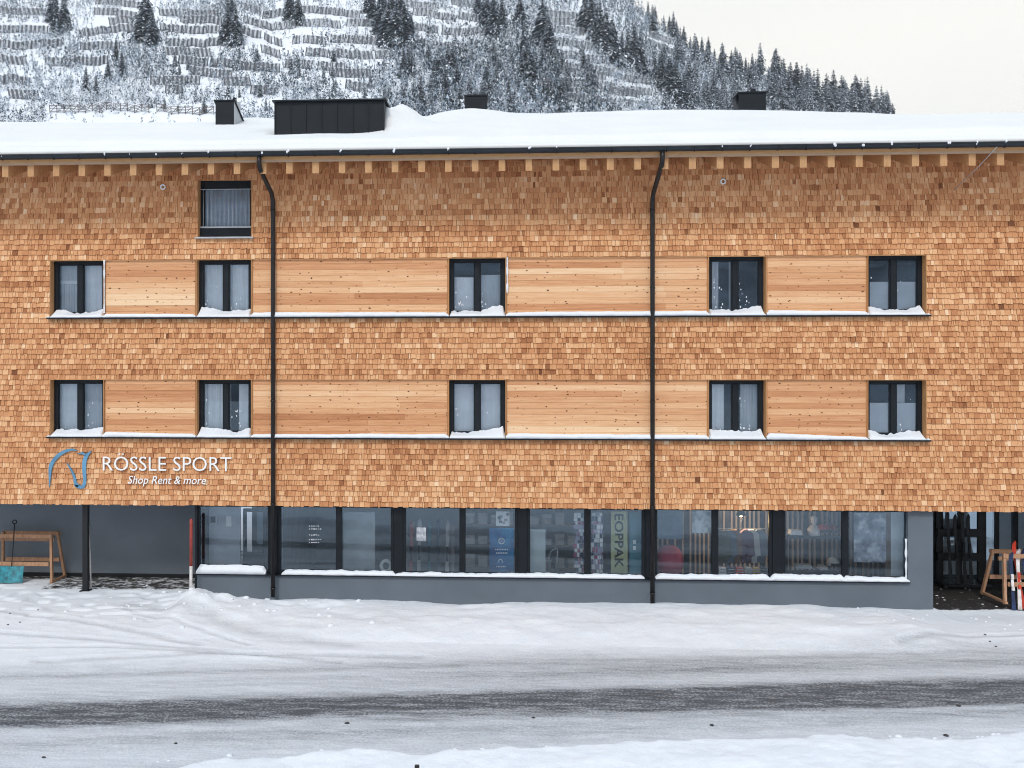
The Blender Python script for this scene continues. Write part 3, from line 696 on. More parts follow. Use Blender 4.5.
for zi, z in enumerate((ZL1, ZL2)):
    for wi, (a, b) in enumerate(WIN):
        sd = 500+zi*20+wi
        slope = random.choice((-1, 1, 0, -1)); 
        def hf(x, t, a=a, b=b, sd=sd, slope=slope):
            s = (x-a)/(b-a); h = .055+t**1.3*(.10+.09*(abs(s-.5)*2)**2+.07*slope*(.5-s)+.22*nn(x, 3.2, sd)+.07*nn(x, 13, sd+5))
            return max(.018, h+.02*nn(x, 7, sd+9))
        snow_ridge(sm, a+.03, b-.03, -.14, .169, z-.009, hf, sd, .02)
    for wi in range(4):
        a, b = WIN[wi][1], WIN[wi+1][0]
        base_ = {0: (.09, .085), 1: (.12, .10), 2: (.10, .12), 3: (.13, .09)}[wi] if zi else {0: (.13, .07), 1: (.08, .10), 2: (.12, .09), 3: (.15, .06)}[wi]
        snow_ridge(sm, a-.01, b+.01, -.14, -.007, z-.009, lambda x, t, a=a, b=b: max(.03, base_[0]+(base_[1]-base_[0])*(x-a)/(b-a)+.035*nn(x, 1.6, 600+zi)+.02*nn(x, 8, 610)), 600+wi)
    snow_ridge(sm, PANX0-.04, PANX0+.02, -.14, -.04, z-.009, lambda x, t: .04, 3); snow_ridge(sm, PANX1-.02, PANX1+.05, -.14, -.04, z-.009, lambda x, t: .045, 4)
snow_ridge(sm, att[0]-.03, att[1]+.03, -.11, .09, A0-.004, lambda x, t: .012+.01*nn(x, 5, 3), 650)
for (a, b, h) in ((XL-.02, X(265), .15), (X(281), X(395), .075), (X(395), X(645), .06), (X(656), X(772), .08), (X(772), X(847), .10), (X(845), X(911), .07)):
    snow_ridge(sm, a, b, SY-.065, .168, ZS-.003, lambda x, t, h=h: max(.03, h*(.75+.5*t)+.07*nn(x, 2.2, 700)+.05*nn(x, 9, 705)+.10*max(0, nn(x, 1.1, 709))), 700)
for k in range(k0, k1+1):
    if random.random() < .5:
        xc = xr0+k*pit*1.0+.01; r = random.uniform(.016, .036)
        for q in range(2):
            p = (xc+random.uniform(-.02, .02), -1.49+random.uniform(-.02, .01), GZ+random.uniform(-.03, .03)); vs = []
            for i in range(5):
                for j in range(6):
                    a = math.pi*i/4; bb = 2*math.pi*j/6; vs.append((p[0]+r*math.sin(a)*math.cos(bb), p[1]+r*math.sin(a)*math.sin(bb), p[2]+r*1.3*math.cos(a)))
            sm.add(vs, [(i*6+j, i*6+(j+1) % 6, i*6+6+(j+1) % 6, i*6+6+j) for i in range(4) for j in range(6)], smooth=True)
# snow blown into window edges
def crust(x, z0, z1, y, wd, sd):
    n = 24; vs = []
    for i in range(n+1):
        z = z0+(z1-z0)*i/n; w1 = wd*max(.15, .6+1.6*nn(z, 6, sd))
        vs += [(x-w1/2, y, z), (x, y-.03, z), (x+w1/2, y, z)]
    sm.add(vs, [(i*3+j, i*3+j+1, i*3+4+j, i*3+3+j) for i in range(n) for j in range(2)], smooth=True)
crust(WIN[0][1]+.012, ZL2+.1, ZT2-.02, -.048, .07, 801); crust(WIN[2][1]+.03, ZL2+.55, ZT2-.02, -.048, .07, 802); crust(X(909), ZS+.05, ZS+1.0, SY+.06, .07, 803)
for wi, zz, cnt in ((0, ZL1, 10), (1, ZL1, 14), (1, ZL2, 12), (2, ZL2, 22), (3, ZL2, 20), (3, ZL1, 18), (4, ZL2, 4), (2, ZL1, 6), (4, ZL1, 3)):
    a, b = WIN[wi]; c = (a+b)/2
    for q in range(cnt):
        side = random.choice((-1, 1)); s0 = random.random()**2
        x = (a+.17+s0*.3) if side < 0 else (c+.11+s0*.3)
        z = zz+.2+random.random()**2.2*.75; r = random.uniform(.007, .02); vs = []
        for i in range(4):
            for j in range(5):
                al = math.pi*i/3; be = 2*math.pi*j/5; vs.append((x+r*math.sin(al)*math.cos(be), .212+.4*r*math.sin(al)*math.sin(be), z+r*1.5*math.cos(al)))
        sm.add(vs, [(i*5+j, i*5+(j+1) % 5, i*5+5+(j+1) % 5, i*5+5+j) for i in range(3) for j in range(5)], smooth=True)
# cap on the dormer
snow_ridge(sm, dx0-.05, dx1+.05, 1.2, 3.0, dzt+.04, lambda x, t: .07+.05*t+.05*nn(x, 2, 820)+.04*nn(x, 6, 821), 820, .05)
tag(sm.build('ledge_snow', M['snow']), 'fresh snow piled on the window ledges and shop sill', 'snow', kind='stuff')

# ------------------------------------------------------------------ sign
sign = empty('shop_sign', P(140, 467, -.06), 'white raised shop lettering with a blue horse head emblem above the carport', 'sign')
SYF = -.075
def stroke(pts, ws, name, mat):
    pts = [np.array(p, float) for p in pts]; poly1, poly2 = [], []
    # smooth the polyline
    for _ in range(2):
        np_, nw = [pts[0]], [ws[0]]
        for i in range(len(pts)-1):
            np_ += [pts[i]*.75+pts[i+1]*.25, pts[i]*.25+pts[i+1]*.75]; nw += [ws[i]*.75+ws[i+1]*.25, ws[i]*.25+ws[i+1]*.75]
        pts, ws = np_+[pts[-1]], nw+[ws[-1]]
    for i, p in enumerate(pts):
        t = pts[min(i+1, len(pts)-1)]-pts[max(i-1, 0)]; t /= np.linalg.norm(t); n = np.array((-t[1], t[0]))*ws[i]*.38
        poly1.append(p+n); poly2.append(p-n)
    return poly1, poly2
em = MB()
def epx(p): q = P(40+p[0]/12.8, 440+p[1]/12.8, SYF); return (q[0], q[2])
for pts, ws in (([(118, 600), (125, 440), (130, 330), (200, 220), (300, 150), (400, 118), (475, 138)], [8, 40, 62, 62, 52, 38, 10]),
                ([(345, 300), (395, 380), (440, 470), (450, 560), (490, 590)], [12, 30, 38, 50, 62]),
                ([(655, 140), (600, 190), (565, 260), (562, 400), (572, 500), (560, 600), (500, 605), (440, 580)], [8, 60, 66, 62, 50, 56, 56, 26]),
                ([(480, 180), (530, 165), (585, 190)], [10, 32, 30])):
    a, b = stroke(pts, ws, 'emblem', None); n = len(a)
    A = [epx(p) for p in a]; B = [epx(p) for p in b]; vs = []
    for y in (SYF, SYF+.035): vs += [(p[0], y, p[1]) for p in A]+[(p[0], y, p[1]) for p in B]
    N2 = 2*n; fs = []
    for i in range(n-1):
        fs += [(i, i+1, n+i+1, n+i), (N2+i, N2+n+i, N2+n+i+1, N2+i+1), (i, N2+i, N2+i+1, i+1), (n+i, n+i+1, N2+n+i+1, N2+n+i)]
    em.add(vs, fs)
o = em.build('emblem', M['blue']); o.parent = sign; o.matrix_parent_inverse = sign.matrix_world.inverted(); 
def text_mesh(name, txt, x0, x1, z0, z1, y, mat, parent=None, shear=0., depth=.02, bold=.0, rot=0):
    cu = bpy.data.curves.new(name, 'FONT'); cu.body = txt; cu.extrude = depth; cu.shear = shear; cu.offset = bold; cu.resolution_u = 3
    to = bpy.data.objects.new(name, cu); COL.objects.link(to)
    dg = bpy.context.evaluated_depsgraph_get(); me = bpy.data.meshes.new_from_object(to.evaluated_get(dg))
    COL.objects.unlink(to); bpy.data.objects.remove(to)
    co = np.empty(len(me.vertices)*3); me.vertices.foreach_get('co', co); co = co.reshape(-1, 3)
    if rot: co = np.stack([co[:, 1], -co[:, 0], co[:, 2]], -1) if rot > 0 else np.stack([-co[:, 1], co[:, 0], co[:, 2]], -1)
    mn, mxx = co[:, :2].min(0), co[:, :2].max(0); s = (co[:, :2]-mn)/(mxx-mn)
    out = np.stack([x0+s[:, 0]*(x1-x0), y-co[:, 2], z0+s[:, 1]*(z1-z0)], -1)
    me.vertices.foreach_set('co', out.ravel()); me.update(); me.materials.clear(); me.materials.append(mat)
    o = link(bpy.data.objects.new(name, me))
    if parent: o.parent = parent; o.matrix_parent_inverse = parent.matrix_world.inverted()
    return o
bpy.context.view_layer.update()
o.matrix_parent_inverse = sign.matrix_world.inverted()
a = P(103, 470.5, SYF); b = P(231.5, 453.8, SYF)
text_mesh('lettering', 'RÖSSLE SPORT', a[0], b[0], a[2], b[2], SYF, M['letter'], sign, 0, .016, -.008)
a = P(128, 486.2, SYF); b = P(206, 476.2, SYF)
text_mesh('tagline', 'Shop Rent & more', a[0], b[0], a[2], b[2], SYF, M['letter'], sign, .25, .012, 0)

# ------------------------------------------------------------------ shop contents
def ski(name, a, b, wd, mats, label, group, curve=.12):
    a = np.array(a, float); b = np.array(b, float); t = (b-a); ln = np.linalg.norm(t); t /= ln
    n = np.array((0, -1, 0.)); n = n-t*np.dot(n, t); n /= np.linalg.norm(n); u = np.cross(t, n); m = MB(); vs = []; K = 24
    for i in range(K+1):
        s = i/K; p = a+t*ln*s+n*(curve*max(0, (s-.86)/.14)**2); w_ = wd*(1-.25*math.sin(math.pi*s))*(1 if s < .93 else max(.15, math.sqrt(max(0, 1-((s-.93)/.07)**2))))
        for q, dd in ((-1, 0), (1, 0), (1, .012), (-1, .012)): vs.append(tuple(p+u*q*w_/2+n*dd))
    fs = []
    for i in range(K):
        for q in range(4): fs.append((i*4+q, i*4+(q+1) % 4, i*4+4+(q+1) % 4, i*4+4+q))
    m.add(vs, fs+[(3, 2, 1, 0), (K*4, K*4+1, K*4+2, K*4+3)])
    o = one(name, m, mats[0], label, 'ski', group)
    bn = MB(); c = a+t*ln*.47
    for off, lg, hh in ((-.14, .09, .04), (.14, .12, .035), (0, .3, .015)): bn.bar(tuple(c+t*(off-lg/2)+n*(.012+hh/2)), tuple(c+t*(off+lg/2)+n*(.012+hh/2)), wd*.6, hh, up=tuple(n))
    bn.build('binding', mats[1], o); return o
def flat(name, xa, ya, xb, yb, Y, mat, label, cat, th=.012, group=None, extra=None):
    a = P(xa, yb, Y); b = P(xb, ya, Y); m = MB(); m.box(a[0], b[0], Y, Y+th, a[2], b[2])
    o = m.build(name, M[mat] if isinstance(mat, str) else mat); tag(o, label, cat, group); return o
pm = poster_mat
posterB = flat('poster', 489.5, 528, 514, 573.5, .36, pm('blue poster print', (.02, .09, .24), (.02, .19, .42), (.03, .33, .60), 1.6), 'tall blue poster with a white round logo in the shop window', 'poster')
m = MB(); c = P(501.5, 541, .355)
m.tube([(c[0]+.07*math.cos(q), .353, c[2]+.07*math.sin(q)) for q in np.linspace(0, 2*math.pi, 21)], .014, 5, caps=False)
for q in range(6):
    an = q*math.pi/3; m.bar((c[0], .353, c[2]), (c[0]+.055*math.cos(an), .353, c[2]+.055*math.sin(an)), .02, .006)
for yy, x0, x1 in ((549.5, 495, 508), (553, 496, 507.5), (566.5, 496, 505)):
    x = x0
    while x < x1: p = P(x, yy, .353); m.box(p[0], p[0]+.028, .350, .356, p[2]-.018, p[2]+.018); x += 1.7
c = P(500.5, 561.5, .355); m.tube([(c[0]+.045*math.cos(q), .353, c[2]+.05*math.sin(q)) for q in np.linspace(-.9, 3.9, 14)], .012, 5)
m.build('poster_print', M['white'], posterB)
p2 = flat('poster', 496, 511.5, 509.5, 526, .37, 'white', 'white photo sheet above the blue poster', 'poster')
m = MB()
for q in range(9):
    p = P(497+random.random()*10, 513+random.random()*10, .365); m.box(p[0], p[0]+random.uniform(.04, .09), .362, .368, p[2]-.03, p[2]+.03, random.choice((0, 1)))
m.build('print', [pm('photo print dark', (.08, .09, .12), (.2, .2, .24), (.4, .38, .38), 9), M['slat']], p2)
flat('panel', 530, 529.5, 545.5, 574, .40, plain('pale green board', (.50, .56, .56), .6), 'pale grey-green upright board beside the thick shop post', 'board')
m = MB(); pts = [P(549, 573, .7), P(548.5, 558, .7), P(551, 551, .7), P(556, 548, .7), P(557.5, 549, .7), P(557, 573, .7)]; m.tube(pts, .022, 8)
one('hoop_stand', m, M['zinc'], 'thin grey bent tube stand behind the shop glass', 'stand')
# narrow column of stacked stickers, either side of the mullion
for xa, xb, lab in ((575, 584, 'stickered totem left of the thin mullion'), (591.5, 602, 'stickered totem right of the thin mullion')):
    t = flat('sticker_totem', xa+.5, 512, xb-.5, 573, .42, 'shopwall', lab, 'display')
    m = MB(); y = 513
    while y < 571:
        h = random.uniform(2.5, 5.5); x = xa-1.5+random.random()*2
        while x < xb+.5:
            wd = random.uniform(1.5, 4); p = P(x, y+h, .41); q = P(min(x+wd, xb+1.5), y, .41)
            m.box(p[0], q[0]-.01, .405, .415, p[2]+.008, q[2], random.choice((0, 0, 1, 2, 3, 3))); x += wd+.3
        y += h+.2
    m.build('sticker', [M['white'], plain('lilac', (.38, .34, .48), .5), plain('magenta', (.34, .06, .14), .5), M['navy']], t)
ban = flat('banner', 611, 511.5, 627.5, 574, .40, plain('lime banner', (.46, .48, .26), .7, 0, .1), 'tall lime banner with dark lettering reading downwards', 'banner')
a = P(614.5, 568, .392); b = P(623.5, 514, .392)
text_mesh('banner_lettering', 'EOPPAK', a[0], b[0], a[2], b[2], .392, M['dark'], ban, 0, .003, .02, 1)
te = flat('panel', 629.5, 512, 642, 574, .44, plain('teal board', (.05, .20, .26), .6), 'narrow teal board with two white tags beside the lime banner', 'board')
m = MB()
for yy in (542, 548): p = P(633, yy, .43); m.box(p[0], p[0]+.07, .425, .438, p[2]-.05, p[2]+.05)
m.build('tag', M['white'], te)
flat('panel', 343.5, 512, 375, 573, .75, plain('pale screen', (.42, .45, .47), .7), 'tall pale screen behind the second shop pane', 'screen')
m = MB(); p = P(386, 566, .6)
m.tube([(p[0]+.12*math.cos(q), .6, p[2]+.13*math.sin(q)) for q in np.linspace(0, 2*math.pi, 17)], .045, 8, caps=False); m.box(p[0]-.12, p[0]+.12, .5, .7, ZS-.2, p[2]-.11)
one('round_ornament', m, M['white'], 'white ring shaped ornament low in the corner of the shop pane', 'ornament')
st1 = MB()
for r, (yy, n_) in enumerate(((526, 5), (529, 6), (535, 5), (539.5, 6), (542.5, 5))):
    for q in range(n_):
        p = P(309+q*2.2, yy, .21); st1.box(p[0], p[0]+random.uniform(.018, .036), .209, .2135, p[2]-random.uniform(.008, .02), p[2]+random.uniform(.006, .018))
one('window_lettering', st1, M['film'], 'small white lines of lettering stuck on the pane right of the left downpipe', 'lettering')
st2 = flat('window_sticker', 416.5, 527.5, 426, 541, .209, pm('faded sticker', (.2, .22, .27), (.36, .38, .42), (.55, .56, .58), 12), 'small faded square sticker on the pane of the fourth shop window', 'sticker', .004)
# entrance lobby behind the first pane
lb = MB(); a = P(201.5, 520, .72); b = P(240, 520, .72); lb.box(a[0], b[0], .72, .8, 0, ZB-.004)
one('lobby_wall', lb, M['shopwall'], 'grey lobby wall behind the pane beside the marker pole', 'wall')
ic = flat('intercom', 209, 514.5, 217, 524.5, .68, 'zinc', 'square grey intercom plate on the lobby wall', 'intercom', .03); m = MB()
p = P(210.5, 522.5, .675); q = P(215.5, 516.5, .675); m.box(p[0], q[0], .67, .678, p[2], q[2]); m.build('screen', M['black'], ic)
flat('notice', 226, 516, 231.5, 526.5, .70, 'white', 'white paper notice on the lobby wall', 'notice', .006)
dr = MB(); a = P(243, 573, 1.6); b = P(266, 509, 1.6)
dr.box(a[0], a[0]+.08, 1.6, 1.7, 0, b[2]); dr.box(b[0]-.08, b[0], 1.6, 1.7, 0, b[2]); dr.box(a[0]+.08, b[0]-.08, 1.6, 1.7, b[2]-.08, b[2]); dr.box(a[0]+.08, b[0]-.08, 1.6, 1.7, 0, .9)
d_ = one('lobby_door', dr, M['black'], 'dark framed inner lobby door behind the pane left of the downpipe', 'door')
g = MB(); g.box(a[0]+.08, b[0]-.08, 1.64, 1.65, .9, b[2]-.08); g.build('pane', M['glass'], d_)
hb = MB(); p = P(244, 541, 1.55); hb.tube([(p[0], 1.56, p[2]-.1), (p[0], 1.54, p[2]), (p[0], 1.56, p[2]+.1)], .018, 8); hb.build('handle', M['zinc'], d_)
# slatted back wall in the right half of the shop
sw = MB(); x = X(657, 2.6)
while x < X(900, 2.6): sw.box(x, x+.045, 2.6, 2.65, .1, ZB-.02); x += random.choice((.11, .12, .13, .2))
sw.box(X(656, 2.6), X(900, 2.6), 2.66, 2.70, .0, ZB-.02, 1)
one('slat_wall', sw, [M['slat'], M['black']], 'slatted wood partition standing across the right half of the shop', 'partition')
flat('poster', 692, 510, 712.5, 533, .42, pm('portrait print', (.04, .06, .09), (.55, .60, .64), (.78, .80, .82), 2.2), 'pale portrait poster at the top right of a shop pane', 'poster')
flat('poster', 854, 513, 886, 562, .45, pm('chalet print', (.07, .075, .10), (.27, .30, .36), (.66, .68, .72), 4.2), 'large grey mountain photo poster in the last shop pane', 'poster')
flat('panel', 891, 512, 905, 576, .5, plain('pale panel', (.55, .60, .62), .7), 'narrow white panel at the right end of the shop window', 'board')
flat('poster', 657, 510, 683, 539, .5, pm('blue grey print', (.05, .09, .14), (.08, .14, .2), (.14, .2, .26), 2), 'dull blue hanging poster right of the second downpipe', 'poster')
def blob(name, px, py, Y, rx, rz_, ry, mat, label, cat, sq=1.0):
    c = P(px, py, Y); vs = []; n1, n2 = 12, 20
    for i in range(n1+1):
        for j in range(n2):
            a = math.pi*i/n1; b = 2*math.pi*j/n2; k = 1+.05*math.sin(3*b)*math.sin(a)
            vs.append((c[0]+rx*k*math.sin(a)**sq*math.cos(b), Y+ry*math.sin(a)**sq*math.sin(b), c[2]+rz_*math.cos(a)))
    m = MB(); m.add(vs, [(i*n2+j, i*n2+n2+j, i*n2+n2+(j+1) % n2, i*n2+(j+1) % n2) for i in range(n1) for j in range(n2)], smooth=True)
    return one(name, m, mat, label, cat)
cush = blob('bean_bag', 669, 562, .85, .36, .42, .32, plain('crimson fabric', (.42, .05, .09), .8), 'round crimson bean bag behind the pane right of the downpipe', 'bean bag', .8)
# helmets on a shelf, folded goods, mannequin torso
sh = MB(); a = P(785, 536, 1.2); b = P(842, 536, 1.2); sh.box(a[0], b[0], 1.05, 1.35, a[2]-.04, a[2]); sh.box(a[0], a[0]+.04, 1.1, 1.3, 0, a[2]-.04); sh.box(b[0]-.04, b[0], 1.1, 1.3, 0, a[2]-.04)
p = P(785, 571, 1.2); sh.box(a[0]+.04, b[0]-.04, 1.05, 1.35, p[2]-.04, p[2])
one('display_shelf', sh, M['dark'], 'dark display shelf behind the pane right of the thick post', 'shelf')
def helmet(px, py, mat, label):
    c = P(px, py, 1.2); m = MB(); vs = []; n1, n2 = 8, 16
    for i in range(n1+1):
        a = math.pi*.62*i/n1
        for j in range(n2): b = 2*math.pi*j/n2; vs.append((c[0]+.15*math.sin(a)*math.cos(b), 1.2+.18*math.sin(a)*math.sin(b), c[2]+.15*math.cos(a)))
    m.add(vs, [(i*n2+j, i*n2+n2+j, i*n2+n2+(j+1) % n2, i*n2+(j+1) % n2) for i in range(n1) for j in range(n2)], smooth=True)
    m.box(c[0]-.10, c[0]+.10, 1.0, 1.06, c[2]-.05, c[2]+.02, 1)
    return one('ski_helmet', m, [mat, M['black']], label, 'helmet', 'helmets on the shop shelf')
helmet(822.5, 529.5, M['orange'], 'orange-red ski helmet, left of the pair on the upper shelf')
helmet(832.5, 529.5, M['red'], 'darker red ski helmet, right of the pair on the upper shelf')
helmet(833, 563, M['white'], 'white ski helmet low on the bottom shelf')
m = MB(); c = P(814, 534, 1.2)
m.tube([(c[0], 1.2, c[2]-.03), (c[0], 1.2, c[2]+.12), (c[0], 1.2, c[2]+.2), (c[0], 1.2, c[2]+.24)], [.14, .16, .08, .05], 14)
m.tube([(c[0], 1.2, c[2]+.24), (c[0], 1.2, c[2]+.29), (c[0], 1.19, c[2]+.40), (c[0], 1.19, c[2]+.46)], [.045, .075, .085, .03], 14)
one('mannequin_bust', m, M['whitep'], 'pale mannequin bust on the upper shelf beside the red helmets', 'mannequin')
for (px, py, w_, h_, mt, lb_) in ((795, 532, .3, .12, 'white', 'folded white garment on the upper shelf'), (803, 566, .42, .10, 'film', 'grey folded garment on the bottom shelf'), (822, 567, .2, .1, 'whitep', 'small pale folded garment in the middle of the bottom shelf')):
    c = P(px, py, 1.2); m = MB()
    for q in range(3): m.box(c[0]-w_/2+q*.008, c[0]+w_/2-q*.012, 1.08, 1.32, c[2]-h_/2+q*h_/3+.002, c[2]-h_/2+(q+1)*h_/3, bev=.012)
    one('folded_garment', m, M[mt], lb_, 'clothing', 'garments on the shop shelf')
# goods in the pane with the warm lamp
lampm = MB(); c = P(741, 514.5, 1.5); lampm.tube([(c[0], 1.5, ZB-.004), (c[0], 1.5, c[2]+.16)], .012, 6)
lampm.tube([(c[0], 1.5, c[2]+.18), (c[0], 1.5, c[2]-.02)], [.05, .13], 16, caps=False)
lo_ = one('pendant_lamp', lampm, M['dark'], 'small warm lit pendant lamp above the shop goods', 'lamp')
bb = MB(); bb.tube([(c[0], 1.5, c[2]+.1), (c[0], 1.5, c[2]+.02), (c[0], 1.5, c[2]-.05)], [.03, .07, .03], 12); bb.build('bulb', emit_mat('warm bulb', (1, .62, .25), 14), lo_)
pl_ = bpy.data.lights.new('bulb_light', 'POINT'); pl_.energy = 26; pl_.color = (1, .66, .34); pl_.shadow_soft_size = .06
plo = link(bpy.data.objects.new('bulb_light', pl_)); plo.location = (c[0], 1.5, c[2]-.14); plo.parent = lo_
jk = 0
for (px, mt, lb_) in ((723, plain('olive jacket', (.10, .11, .08), .9), 'olive jacket, leftmost on the rail under the warm lamp'), (729, plain('slate jacket', (.12, .15, .20), .9), 'slate blue jacket on the rail under the warm lamp'),
                      (735, plain('brown jacket', (.17, .10, .06), .9), 'brown jacket in the middle of the rail'), (747, plain('plum jacket', (.12, .07, .10), .9), 'plum jacket on the rail, left of the pale one'), (753, M['film'], 'pale grey jacket on the rail'), (761, plain('steel jacket', (.16, .20, .25), .9), 'steel blue jacket, rightmost on the rail')):
    c = P(px, 530, 1.3); m = MB(); z = 1.62
    m.prism([(c[0]-.06, z+.02), (c[0]-.17, z-.08), (c[0]-.21, z-.62), (c[0]-.13, z-.64), (c[0]-.12, z-.8), (c[0]+.12, z-.8), (c[0]+.13, z-.64), (c[0]+.21, z-.62), (c[0]+.17, z-.08), (c[0]+.06, z+.02)][::-1], 1.26+jk*.03, 1.38+jk*.03)
    one('jacket', m, mt, lb_, 'jacket', 'jackets on the shop rail'); jk += 1
m = MB(); a = P(718, 530, 1.35); b = P(769, 530, 1.35); m.tube([(a[0], 1.38, 0), (a[0], 1.38, 1.68), (b[0], 1.38, 1.68), (b[0], 1.38, 0)], .018, 8)
one('clothes_rail', m, M['zinc'], 'thin grey clothes rail holding the jackets', 'rail')

def boot(px, Y, mat, label, group, zb=.5):
    c = P(px, 560, Y); x = c[0]; m = MB()
    m.prism([(x-.16, zb), (x+.13, zb), (x+.13, zb+.10), (x+.11, zb+.33), (x-.05, zb+.35), (x-.06, zb+.17), (x-.16, zb+.10)], Y-.05, Y+.05)
    for k in range(3): m.box(x-.05+k*.012, x+.12, Y-.062, Y-.051, zb+.14+k*.07, zb+.165+k*.07, 1)
    return one('ski_boot', m, [mat, M['zinc']], label, 'ski boot', group)
bs = MB(); a = P(716, 560, .75); b = P(770, 560, .75); bs.box(a[0], b[0], .62, .9, .44, .49); bs.box(a[0]+.02, a[0]+.06, .65, .87, 0, .44); bs.box(b[0]-.06, b[0]-.02, .65, .87, 0, .44)
one('boot_bench', bs, M['slat'], 'pale low bench carrying the ski boots behind the pane', 'bench')
bm_ = [M['white'], M['navy'], M['orange'], M['zinc'], plain('yellow plastic', (.5, .36, .03), .4), M['dark']]
for q, (px, n_) in enumerate(zip((721, 729, 738, 747, 755, 763), ('white ski boot, leftmost on the pale bench', 'navy ski boot second on the pale bench', 'orange-red ski boot on the pale bench', 'grey ski boot right of the red one on the bench', 'yellow ski boot on the pale bench', 'black ski boot, rightmost on the pale bench'))):
    boot(px, .72, bm_[q], n_, 'ski boots on the bench', .492)
for q, (px, h, mt, lb_) in enumerate(((411, 1.62, 'orange', 'tall red ski standing at the back of the shop centre'), (419, 1.7, 'white', 'white ski standing beside the tall red one'), (429, 1.66, 'teal', 'teal ski standing in the shop centre row'),
                                  (438, 1.72, 'navy', 'navy ski standing in the shop centre row'), (447, 1.64, 'whitep', 'pale ski at the right end of the shop centre row'))):
    b = P(px, 540, 2.4); ski('ski', (b[0], 2.2, .01), (b[0]+.02, 2.5, h), .11, [M[mt], M['dark']], lb_, 'skis standing inside the shop')
su = MB(); a = P(462, 540, 2.8); b = P(584, 540, 2.8)
for zz in (.35, .95, 1.5): su.box(a[0], b[0], 2.6, 3.0, zz, zz+.04)
for k in range(4): x = a[0]+(b[0]-a[0]-.05)*k/3; su.box(x, x+.05, 3.01, 3.06, 0, 2.0)
one('shelf_unit', su, M['slat'], 'long pale shelf unit at the back of the middle of the shop', 'shelf')
for k in range(26):
    zz = (.39, .99, 1.54)[k % 3]; x = a[0]+.1+(b[0]-a[0]-.4)*(k//3)/8.4; m = MB(); hh = random.uniform(.16, .34)
    m.box(x, x+.24, 2.64, 2.94, zz+.001, zz+hh, 0, bev=.008); m.box(x-.004, x+.244, 2.632, 2.948, zz+hh*.7, zz+hh+.006, 1)
    one('shoe_box', m, [M['white'], M['whitep']] if k % 2 else [M['whitep'], M['white']], 'pale lidded shoe box on the long shelf unit deep in the shop', 'box', 'shoe boxes on the shelf unit')
rl = MB(); a = P(405, 540, 2.5); b = P(454, 540, 2.5); rl.box(a[0], b[0], 2.52, 2.6, 1.15, 1.25); rl.box(a[0], a[0]+.08, 2.605, 2.7, 0, 1.5); rl.box(b[0]-.08, b[0], 2.605, 2.7, 0, 1.5)
one('ski_stand', rl, M['slat'], 'pale wooden stand holding skis inside the middle of the shop', 'ski stand')
# ------------------------------------------------------------------ things in front of the building
def trestle(name, xa, xb, Yf, Yb, h, label, z0):
    e = empty(name, ((xa+xb)/2, (Yf+Yb)/2, z0), label, 'trestle')
    e_inv = lambda o: (setattr(o, 'parent', e), setattr(o, 'location', (-e.location[0], -e.location[1], -e.location[2])))
    ym = (Yf+Yb)/2
    def part(n, mb): o = mb.build(n, M['trestle']); e_inv(o); return o
    for x, sx in ((xa, -1), (xb, 1)):
        for yy, s in ((Yf, -1), (Yb, 1)):
            m = MB(); m.bar((x+sx*.10, yy, z0-.02), (x-sx*.02, ym+s*abs(Yb-Yf)*.24, z0+h), .085, .06, up=(1, 0, 0)); part('leg', m)
        m = MB(); m.bar((x+sx*.09, Yf-.06, z0+.02), (x+sx*.09, Yb+.06, z0+.02), .06, .05); part('foot_bar', m)
    for s in (-1, 1):
        m = MB(); m.bar((xa-.03, ym+s*(abs(Yb-Yf)*.24+.06), z0+h-.05), (xb+.03, ym+s*(abs(Yb-Yf)*.24+.06), z0+h-.05), .045, .10); part('top_rail', m)
        yy = ym+s*(abs(Yb-Yf)*.37+.03)
        m = MB(); m.bar((xa+.02, yy, z0+h*.38), (xb-.02, yy, z0+h*.38), .045, .10); part('lower_rail', m)
    m = MB(); m.bar((xa+.02, ym, z0+h-.17), (xb-.02, ym, z0+h-.17), .05, .09); part('cross_rail', m)
    return e
trestle('ski_rack', X(-1, 1.5), X(55, 1.5), 1.1, 1.9, 1.22, 'wooden trestle ski rack standing in the carport before the grey wall', .16)
z0 = .13
trestle('ski_rack', X(1005, .5), X(1005, .5)+1.5, .3, 1.4, 1.13, 'wooden trestle ski rack in the recessed entrance with skis against it', z0)
# shovel
sv_ = MB(); a = P(10, 575, .95); n1, n2 = 8, 10; W_, H_ = .37, .40; zc = gz(a[0], .95)+.02
vs = []
for i in range(n1+1):
    for j in range(n2+1):
        s = j/n2*2-1; t = i/n1; vs.append((a[0]-.06+s*W_*(1-.1*t), .95+.16*t-.05*(1-s*s)*(1-.3*t)+.02+.012*math.cos(s*18), zc+H_*t))
q = len(vs); vs += [(x, y+.012, z) for x, y, z in vs]
sv_.add(vs, [(i*(n2+1)+j, i*(n2+1)+j+1, (i+1)*(n2+1)+j+1, (i+1)*(n2+1)+j) for i in range(n1) for j in range(n2)]+[(q+i*(n2+1)+j, q+(i+1)*(n2+1)+j, q+(i+1)*(n2+1)+j+1, q+i*(n2+1)+j+1) for i in range(n1) for j in range(n2)], smooth=True)
she = empty('snow_shovel', (a[0], .95, zc), 'teal snow shovel leaning on the wooden rack in the carport', 'shovel')
o = sv_.build('blade', M['teal'], she); o.location = (-a[0], -.95, -zc)
hd = MB(); t = P(15, 523, 1.3); hd.tube([(a[0]-.04, 1.08, zc+.2), (a[0]+(t[0]-a[0])*.5, 1.15, (zc+.2+t[2])/2), (t[0], 1.28, t[2])], .012, 8); o = hd.build('handle', M['pipe'], she); o.location = (-a[0], -.95, -zc)
